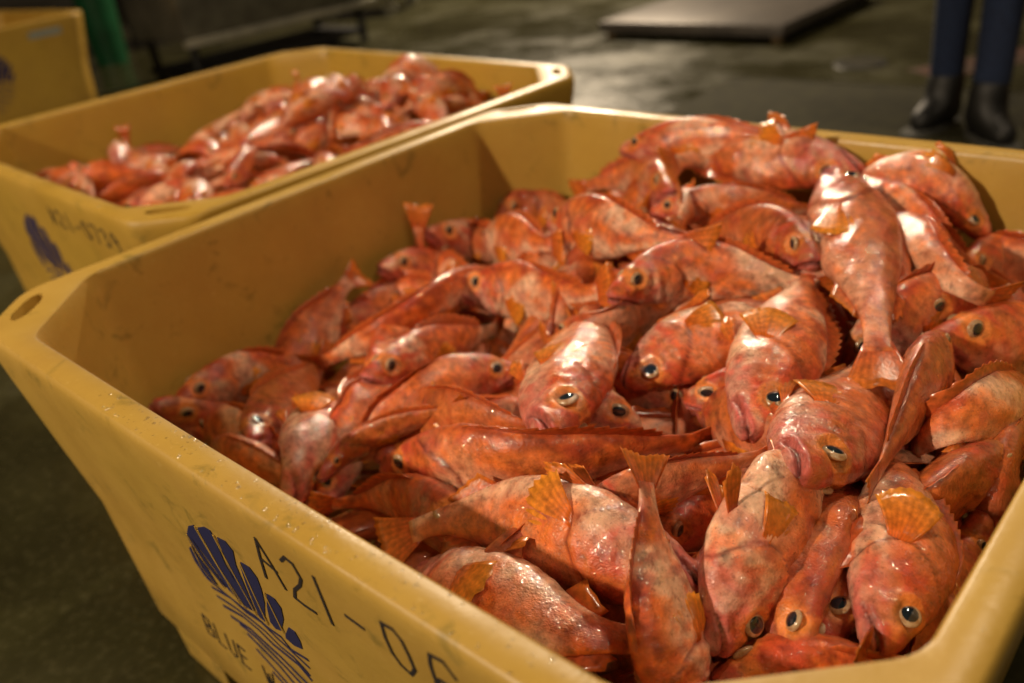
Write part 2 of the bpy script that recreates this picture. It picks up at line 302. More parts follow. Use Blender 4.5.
def body_mesh(hi, seed, g=1, tint=0, mouth=0., belly=1., ex=1.):
    nr, na = (84, 56) if hi == 2 else (44, 32) if hi == 1 else (22, 18)
    q = np.linspace(0, 1, nr)
    s = .87 * (q * .55 + .45 * q ** 2.0) if hi else .87 * (q * .8 + .2 * q * q)
    s[0] = .0008
    th = np.linspace(0, 2 * np.pi, na, endpoint=False) - np.pi / 2
    S, TH = np.meshgrid(s, th, indexing='ij')
    Y, Z = section(S, TH, g, belly)
    X = S.copy(); sg = np.sign(Y + 1e-9)
    side = np.abs(np.cos(TH))
    # gill cover: raised plate with a sharp rear edge
    xo = .315 - 2.0 * (Z + .012) ** 2 * 4
    plate = sstep(.16, .28, X) * (1 - sstep(xo - .002, xo + .007, X)) * sstep(0, .45, side)
    xp = .205 - 1.6 * (Z + .02) ** 2
    ridge = np.exp(-((X - xp) / .006) ** 2) * sstep(.3, .7, side) * (Z < .05)
    rr = np.hypot((X - EYE[0]) * ex, (Z - EYE[1]))
    sock = np.exp(-((rr - .041) / .010) ** 2) * (side > .15)
    pit = (1 - sstep(.026, .038, rr)) * (side > .15)
    # mouth: a cleft from the snout back and down, upper jaw plate over it, lips
    zm = -.004 - .48 * X - 1.2 * X ** 2
    dm = Z - zm
    inm = 1 - sstep(.098, .112, X)
    cleft = np.exp(-(dm / (.0045 + mouth * .008)) ** 2) * inm
    lip = (np.exp(-((dm - .014) / .008) ** 2) + .8 * np.exp(-((dm + .013) / .007) ** 2)) * inm
    maxil = np.exp(-((X - .098) / .022) ** 2 - ((dm - .012) / .016) ** 2) * (side > .3)
    nfo = np.stack([X, Y, Z], -1)
    disp = .0105 * plate + .0060 * ridge + .0060 * sock - .006 * pit - (.011 + .016 * mouth) * cleft + .0065 * lip + .006 * maxil
    disp += .0030 * wob(nfo, seed, 38) * sstep(.0, .1, X) * (1 - sstep(.6, .8, X)) + .0020 * wob(nfo, seed + 9, 110) * sstep(.02, .08, X) * (1 - sstep(.28, .34, X))
    if not hi: disp = disp * .5
    zc = (Z.max(1, keepdims=True) + Z.min(1, keepdims=True)) / 2
    ny, nz = Y / (np.abs(Y).max(1, keepdims=True) + 1e-6), (Z - zc) / (np.abs(Z - zc).max(1, keepdims=True) + 1e-6)
    nl = np.hypot(ny, nz) + 1e-6
    k = np.minimum(1, np.abs(Y).max(1, keepdims=True) / .02)
    Y2 = Y + disp * ny / nl * k; Z2 = Z + disp * nz / nl * k * .6
    X2 = X + .010 * cleft * (1 - sstep(.0, .05, X)) + .006 * (Z < zm) * -1 * (1 - sstep(0, .05, X))
    V = np.stack([X2, Y2, Z2], -1).reshape(-1, 3)
    V = np.vstack([V, [[-.001, 0, -.004]], [[.872, 0, .002]]])
    F = []
    for i in range(nr - 1):
        for j in range(na):
            a = i * na + j; b = i * na + (j + 1) % na
            F.append((a, b, b + na, a + na))
    n0 = nr * na
    for j in range(na):
        F.append((n0, (j + 1) % na, j)); a = (nr - 1) * na
        F.append((n0 + 1, a + j, a + (j + 1) % na))
    # own colouring of the skin, plus shade painted into mouth and gill creases
    P = V; x = P[:, 0]; z = P[:, 2]
    t, b, w = halfs(np.clip(x, 0, .87)); v = (z - b) / (t - b + 1e-5)
    r = np.random.RandomState(seed + 5)
    back = np.array([.42, .055, .014]); org = np.array([.76, .180, .024]); pink = np.array([.68, .205, .085]); pale = np.array([.82, .50, .33]); crim = np.array([.42, .035, .025])
    n1 = wob(P, seed + 1, 22); n2 = wob(P, seed + 2, 60); n3 = wob(P, seed + 3, 11)
    m = lambda a, b_, k_: a + (b_ - a) * np.clip(k_, 0, 1)[:, None]
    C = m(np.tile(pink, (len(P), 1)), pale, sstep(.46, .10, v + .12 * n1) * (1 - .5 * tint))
    C = m(C, org, sstep(.35, .75, v + .22 * n1 + .12 * tint) * .75)
    C = m(C, back, sstep(.70, .98, v + .12 * n1) * .85)
    C = m(C, pale, sstep(.0, .8, n3) * .65 * (1 - .75 * tint))
    C = m(C, org, sstep(.1, .7, n2 * .6 + n1 * .4) * .6)
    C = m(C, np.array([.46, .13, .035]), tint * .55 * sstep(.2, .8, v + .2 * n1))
    C = m(C, crim, sstep(.31, .22, x) * sstep(.25, .9, .5 + .5 * n2) * .70)
    C = m(C, np.array([.55, .20, .17]), sstep(.28, .16, x) * sstep(.55, .2, v + .15 * n1) * .6)
    C = m(C, crim, sstep(.45, 1.1, wob(P, seed + 4, 30)) * .45)
    C = m(C, back * .6, sstep(.03, .0, np.abs(v - .62)) * sstep(.3, .36, x) * .18)
    rr = np.hypot((x - EYE[0]) * ex, z - EYE[1])
    C = m(C, np.array([.80, .26, .05]), sstep(.052, .040, rr) * .8)
    zm = -.004 - .48 * x - 1.2 * x ** 2; inm = 1 - sstep(.098, .114, x)
    C = m(C, np.array([.10, .012, .010]), np.exp(-((z - zm) / (.006 + .006 * mouth)) ** 2) * inm)  # crease shade of the mouth cleft, put into the colour
    C = m(C, np.array([.48, .10, .09]), np.exp(-((np.abs(z - zm) - .014) / .010) ** 2) * inm * .85)
    C = m(C, np.array([.16, .02, .012]), np.exp(-((x - (.322 - 8. * (z + .012) ** 2)) / .006) ** 2) * .85)  # painted shade line just behind the gill cover edge
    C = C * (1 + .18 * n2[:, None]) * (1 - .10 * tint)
    uv = np.stack([x * 1.0, np.arctan2(P[:, 1], z - .0) / 6.283 * .55], -1)
    return V, F, np.clip(C, .005, .95), uv
def fin_mesh(base, tip, m, thick=.0012, cor=.0018, scal=0., arch=0., c0=(.62, .10, .03), c1=(.80, .26, .05)):
    base = np.array(base, float); tip = np.array(tip, float); n = len(base)
    t = np.linspace(0, 1, m)[None, :, None]
    ln = np.ones(n)
    if scal: ln = 1 - scal * (np.arange(n) % 2)
    tp = base + (tip - base) * ln[:, None]
    P = base[:, None] + (tp - base)[:, None] * t
    e1 = np.gradient(P, axis=0); e2 = np.gradient(P, axis=1)
    N = np.cross(e1, e2); N /= np.linalg.norm(N, axis=-1, keepdims=True) + 1e-9
    z = ((np.arange(n) % 2) * 2 - 1)[:, None, None] * cor * (.25 + .75 * t)
    P = P + N * z + N * arch * np.sin(t * 2.4) 
    th = thick * (1.1 - .8 * t)
    A = (P + N * th).reshape(-1, 3); B = (P - N * th).reshape(-1, 3); V = np.vstack([A, B]); o = n * m
    F = []
    for i in range(n - 1):
        for j in range(m - 1):
            a = i * m + j
            F.append((a, a + 1, a + m + 1, a + m)); F.append((o + a, o + a + m, o + a + m + 1, o + a + 1))
    rim = [i * m for i in range(n)] + [(n - 1) * m + j for j in range(1, m)] + [i * m + m - 1 for i in range(n - 2, -1, -1)] + [j for j in range(m - 2, 0, -1)]
    for a, b in zip(rim, rim[1:] + rim[:1]): F.append((a, b, o + b, o + a))
    k = np.tile(np.tile(np.linspace(0, 1, m), n), 2)[:, None]
    ray = np.tile(np.repeat(np.arange(n) % 2, m), 2)[:, None]
    C = np.array(c0) * (1 - k) + np.array(c1) * k; C = C * (1 - .25 * ray)
    uv = V[:, [0, 2]]
    return V, F, C, uv
def sphere_mesh(c, r, sx, nu, nv, col):
    V = [(c[0], c[1] , c[2] + r[2])]; F = []
    for i in range(1, nv):
        for j in range(nu):
            a = np.pi * i / nv; b = 2 * np.pi * j / nu
            V.append((c[0] + r[0] * np.sin(a) * np.cos(b), c[1] + r[1] * np.sin(a) * np.sin(b), c[2] + r[2] * np.cos(a)))
    V.append((c[0], c[1], c[2] - r[2])); V = np.array(V)
    for j in range(nu): F.append((0, 1 + j, 1 + (j + 1) % nu))
    for i in range(nv - 2):
        for j in range(nu):
            a = 1 + i * nu + j; b = 1 + i * nu + (j + 1) % nu; F.append((a, a + nu, b + nu, b))
    e = len(V) - 1; a = 1 + (nv - 2) * nu
    for j in range(nu): F.append((a + j, e, a + (j + 1) % nu))
    C = np.tile(np.array(col, float), (len(V), 1))
    return V, F, C, V[:, [0, 2]]
def fish_parts(hi, seed, g=1., tint=0., mouth=0., belly=1., flare=0., pel=0.3, ex=1.):
    """list of (name, parent index or None, material key, mesh)"""
    r = np.random.RandomState(seed)
    out = [('body', None, 'skin', body_mesh(hi, seed, g, tint, mouth, belly, ex))]
    nf = (17, 6) if hi == 2 else (11, 4) if hi == 1 else (7, 3)
    fc = dict(c0=(.60, .085, .020), c1=np.array([.88, .25, .035]) * (1 - .15 * tint))
    # tail fin, slightly forked
    n, m = nf; a = np.linspace(-1, 1, n)
    base = np.stack([.845 + 0 * a, 0 * a, .036 * a + .002], -1)
    spread = .105 + r.uniform(-.03, .01)
    tip = np.stack([1.0 - .035 * (1 - np.abs(a)) ** 1 - .02 * a * a, 0 * a + .01 * np.sin(a * 2 + r.uniform(0, 6)), spread * a * (1 + .1 * np.abs(a)) + .002], -1)
    out.append(('tail_fin', None, 'fin', fin_mesh(base, tip, m, .0022, .0018, .04, 0., **fc)))
    # dorsal fin: a row of spines with notched web, then soft rays; folds back and leans over
    nd = 27 if hi == 2 else 19 if hi == 1 else 9
    s = np.linspace(.30, .75, nd); tz = cr(s, SS, TT) - .006
    q = (s - .30) / .45
    hh = np.where(q < .62, .055 + .03 * np.sin(q * 4.2), .070 * (1 - sstep(.80, 1.15, q)))
    up = r.uniform(.10, .50); lean = r.uniform(-.35, .35)
    base = np.stack([s, 0 * s, tz], -1)
    tip = base + np.stack([hh * (1.15 - .6 * up), hh * lean, hh * up], -1)
    out.append(('dorsal_fin', None, 'fin', fin_mesh(base, tip, m, 0.0016, .0015, .22, 0., c0=(.50, .07, .02), c1=(.74, .16, .035))))
    na_ = max(5, n // 2); s = np.linspace(.60, .725, na_); bz = cr(s, SS, BB) * belly + .006; q = np.linspace(0, 1, na_)
    base = np.stack([s, 0 * s, bz], -1); hh = .075 * (1 - .55 * q)
    tip = base + np.stack([hh * .85, hh * r.uniform(-.3, .3), -hh * r.uniform(.35, .75)], -1)
    out.append(('anal_fin', None, 'fin', fin_mesh(base, tip, m, .0018, .0014, .10, 0., **fc)))
    for sd in (1, -1):
        fl = flare if sd > 0 else flare * r.uniform(.6, 1)
        a = np.linspace(-1, 1, n)
        y0 = section(np.array([.325]), np.array([0.]), g)[0][0] * .93
        base = np.stack([.322 + 0 * a - .006 * a, sd * (y0 + .004 - .006 * np.abs(a)), -.028 + .026 * a], -1)
        rot = r.uniform(-.35, .25) + flare * .5
        ang = rot + a * .52
        ln = .150 * (1 - .10 * np.abs(a) ** 2 + .06 * np.cos(a * 3))
        tip = base + np.stack([ln * np.cos(ang) , sd * ln * (-.10 + .50 * fl) + 0 * a, ln * np.sin(ang)], -1)
        out.append(('pectoral_fin', None, 'fin', fin_mesh(base, tip, m, .0018, .0022, .05, .006 * sd, c0=(.80, .15, .018), c1=(.95, .34, .035))))
    for sd in (1, -1):
        a = np.linspace(-1, 1, max(5, n // 2 + 1))
        base = np.stack([.345 + .012 * a, sd * (.022 + .006 * a), -.122 * belly + 0 * a], -1)
        ang = -.15 - pel * r.uniform(.3, 1.2) + a * .22
        ln = .125 * (1 - .25 * np.abs(a))
        tip = base + np.stack([ln * np.cos(ang), sd * ln * (.12 + .3 * pel), ln * np.sin(ang)], -1)
        out.append(('pelvic_fin', None, 'fin', fin_mesh(base, tip, m, .0018, .0018, .05, 0., **fc)))
    for sd in (1, -1):
        X, Z, R_ = EYE
        th = np.linspace(0, 1.4, 40); yy, zz = section(np.full(40, X), th, g); k = np.argmin(np.abs(zz - Z)); ys = yy[k]
        nu, nv = (24, 16) if hi == 2 else (14, 10) if hi == 1 else (8, 6)
        e = sphere_mesh((X, sd * (ys - .0075), Z), (R_ / ex, .0125, R_), 1, nu, nv, (.6,.5,.3))
        out.append(('eye', None, 'eye', e)); ei = len(out) - 1
        p = sphere_mesh((X, sd * (ys - .0045), Z), (R_ * .80 / ex, .0115, R_ * .80), 1, nu, nv, (.012, .022, .035))
        out.append(('pupil', ei, 'pupil', p))
    return out
def spine_frames(pts, dorsal, n=81):
    """smooth curve through the points; returns arc length, positions, tangents, lateral, dorsal at s=0..1"""
    p = np.array(pts, float)
    if len(p) == 2: p = np.array([p[0], p.mean(0), p[1]])
    k = len(p); e = np.vstack([2 * p[0] - p[1], p, 2 * p[-1] - p[-2]])
    out = []
    for i in range(k - 1):
        a, b, c, d = e[i:i + 4]; t = np.linspace(0, 1, 30, endpoint=False)[:, None]
        out.append(.5 * (2 * b + (c - a) * t + (2 * a - 5 * b + 4 * c - d) * t * t + (3 * b - a - 3 * c + d) * t ** 3))
    q = np.vstack(out + [p[-1:]])
    for _ in range(12): q[1:-1] = .5 * q[1:-1] + .25 * (q[:-2] + q[2:])
    l = np.r_[0, np.cumsum(np.linalg.norm(np.diff(q, axis=0), axis=1))]; L = l[-1]
    s = np.linspace(0, L, n); C = np.stack([np.interp(s, l, q[:, i]) for i in range(3)], -1)
    T = np.gradient(C, axis=0); T /= np.linalg.norm(T, axis=1, keepdims=True)
    D = np.array(dorsal, float)[None] - (T @ np.array(dorsal, float))[:, None] * T; D /= np.linalg.norm(D, axis=1, keepdims=True) + 1e-9
    return L, C, T, np.cross(D, T), D
def warp(V, fr, lc):
    L, C, T, B, D = fr; n = len(C) - 1
    x = np.clip(V[:, 0], -.02, 1.02) * n; i = np.clip(x.astype(int), 0, n - 1); f = (x - i)[:, None]
    c = C[i] + (C[i + 1] - C[i]) * f; g = lambda A: A[i] + (A[i + 1] - A[i]) * np.clip(f, 0, 1)
    return c + lc * (V[:, 1:2] * g(B) + V[:, 2:3] * g(D))
def cross(L): return .33 * (L / .33) ** .35
def shift(L, dx, dz): return [[(x + dx, z + dz) for x, z in l] for l in L]
GL = {'A': [[(0, 0), (.5, 1), (1, 0)], [(.2, .38), (.8, .38)]], '2': [[(0, .8), (.3, 1), (.8, .95), (.9, .65), (.1, .02), (1, 0)]], '1': [[(.5, 1), (.5, 0)]], '-': [[(.15, .45), (.85, .45)]],
      '0': [[(.5, 1), (.9, .8), (.95, .5), (.85, .15), (.5, 0), (.12, .2), (.05, .5), (.15, .85), (.5, 1)]], '7': [[(0, 1), (1, 1), (.4, 0)]],
      '3': [[(.05, .9), (.5, 1), (.9, .8), (.45, .55), (.95, .3), (.5, 0), (.05, .1)]], '9': [[(.9, .7), (.5, .45), (.1, .7), (.5, 1), (.9, .7), (.7, 0)]],
      'B': [[(0, 0), (0, 1), (.7, .95), (.75, .6), (.1, .52), (.9, .45), (.9, .08), (0, 0)]], 'L': [[(0, 1), (0, 0), (.8, 0)]], 'U': [[(0, 1), (.05, .15), (.45, 0), (.85, .15), (.9, 1)]],
      'E': [[(.85, 1), (0, 1), (0, 0), (.85, 0)], [(0, .52), (.7, .52)]], 'W': [[(0, 1), (.25, 0), (.5, .8), (.75, 0), (1, 1)]]}
def text(s, x, z, w, h, pitch, slant=0., rise=0.):
    out = []
    for i, ch in enumerate(s):
        for l in GL.get(ch, []): out.append([(x + i * pitch + u * w + v * h * slant, z + v * h + rise * i) for u, v in l])
    return out
def logo(tub, num, nw, mat='tub_plastic'):
    conform('shell_logo', tub, LOGO_FILL, 'navy', 'navy blue fan shaped logo')
    conform('gap_line', tub, strokes(LOGO_GAPS, .0022), mat, 'pale gaps between the fan blades', .0014)
    conform('wave_stripes', tub, strokes(LOGO_WAVES, .0042), 'navy', 'thin navy wavy stripes')
    for i, ch in enumerate('BLUE W'):
        if ch != ' ': conform('maker_letter', tub, strokes(text(ch, .305 + .028 * i, .222, .020, .042, .028, .2), .0030), 'ink', 'slanted letter of the maker name')
    for g in num: conform('painted_character', tub, strokes(g, nw), 'ink', 'thin black hand-painted character')
near_tub = make_tub('large yellow plastic fish tub in the foreground, marked A21-06 beside a navy fan logo', (0, 0, 0), 0, 'tub_plastic')
logo(near_tub, [NUM_NEAR[0:3]] + [[l] for l in NUM_NEAR[3:]], .0036)
far_o = Vector((-.115 - TL * math.cos(.034), .301 + TL * math.sin(.034), 0))
far_tub = make_tub('yellow plastic fish tub full of fish, directly behind the foreground tub', far_o, -.034, 'tub_plastic_far')
logo(far_tub, [text(ch, .700 + .040 * i, .556, .024, .036, .037) for i, ch in enumerate('A21-0739')], .0045, 'tub_plastic_far')
back_tub = make_tub('yellow plastic tub with a pale sticker, farthest back at the top left corner', (-3.84, .76, 0), math.pi / 2 + .08, 'tub_plastic_far')
conform('shell_logo', back_tub, shift(LOGO_FILL, .05, -.04), 'navy', 'navy blue fan shaped logo')
conform('wave_stripes', back_tub, strokes(shift(LOGO_WAVES, .05, -.04), .004), 'navy')
conform('sticker', back_tub, [[(.80, .545), (.98, .545), (.98, .58), (.80, .58)]], 'label', 'pale grey rectangular sticker')
# water beads on the rims
def beads(tub, spec, seed, label=None):
    r = np.random.RandomState(seed); V = []; F = []
    for (xa, ya, xb, yb, n, wd) in spec:
        for _ in range(n):
            t = r.rand(); u = r.uniform(-wd, wd); d = Vector((xb - xa, yb - ya)).normalized(); x = xa + (xb - xa) * t - d.y * u; y = ya + (yb - ya) * t + d.x * u
            R0 = r.choice([.0009, .0013, .0018, .0026], p=[.4, .3, .2, .1]); b = len(V); V.append((x, y, .6308 + R0 * .55))
            for i in range(1, 4):
                a = i / 3 * math.pi / 2
                for j in range(8): V.append((x + R0 * math.sin(a) * math.cos(j * .7854), y + R0 * math.sin(a) * math.sin(j * .7854), .6303 + R0 * .6 * math.cos(a)))
            for j in range(8): F.append((b, b + 1 + j, b + 1 + (j + 1) % 8))
            for i in range(2):
                for j in range(8): p = b + 1 + i * 8 + j; q = b + 1 + i * 8 + (j + 1) % 8; F.append((p, p + 8, q + 8, q))
    o = mesh('water_beads', V, F, 'water', tub); o['kind'] = 'stuff'
beads(near_tub, [(.35, -.0185, 1.0, -.0185, 330, .013), (TL + .018, .15, TL + .018, .9, 60, .013), (.15, TW + .018, 1.0, TW + .018, 60, .013), (-.018, .15, -.018, .9, 50, .013)], 3)
beads(far_tub, [(.15, -.018, 1.0, -.018, 60, .012), (TL + .018, .13, TL + .018, .55, 160, .012), (TL + .018, .5, TL + .018, .95, 30, .012)], 4)
# ---------------------------------------------------------------- fish
def build_fish(rec, group):
    pts, dorsal, g, hi, seed, tint, op, label, cat = rec
    fr = spine_frames(pts, dorsal); L = fr[0]; lc = cross(L) * g
    base = Vector(fr[1][30])
    root = thing('redfish', label, 'fish', base, 0, group)
    objs = []
    for name, par, mat, (V, F, C, uv) in fish_parts(hi, seed, 1., tint, op.get('mouth', 0.), 1., op.get('flare', 0.), op.get('pel', .3), max(.7, L / lc)):
        P = warp(V, fr, lc)
        if name == 'pupil' or name == 'eye': F = [f[::1] for f in F]
        o = mesh(name, P, F, mat, root if par is None else objs[par], C if mat in ('skin', 'fin') else None, uv if mat == 'skin' else None, loc=base)
        objs.append(o)
    return root
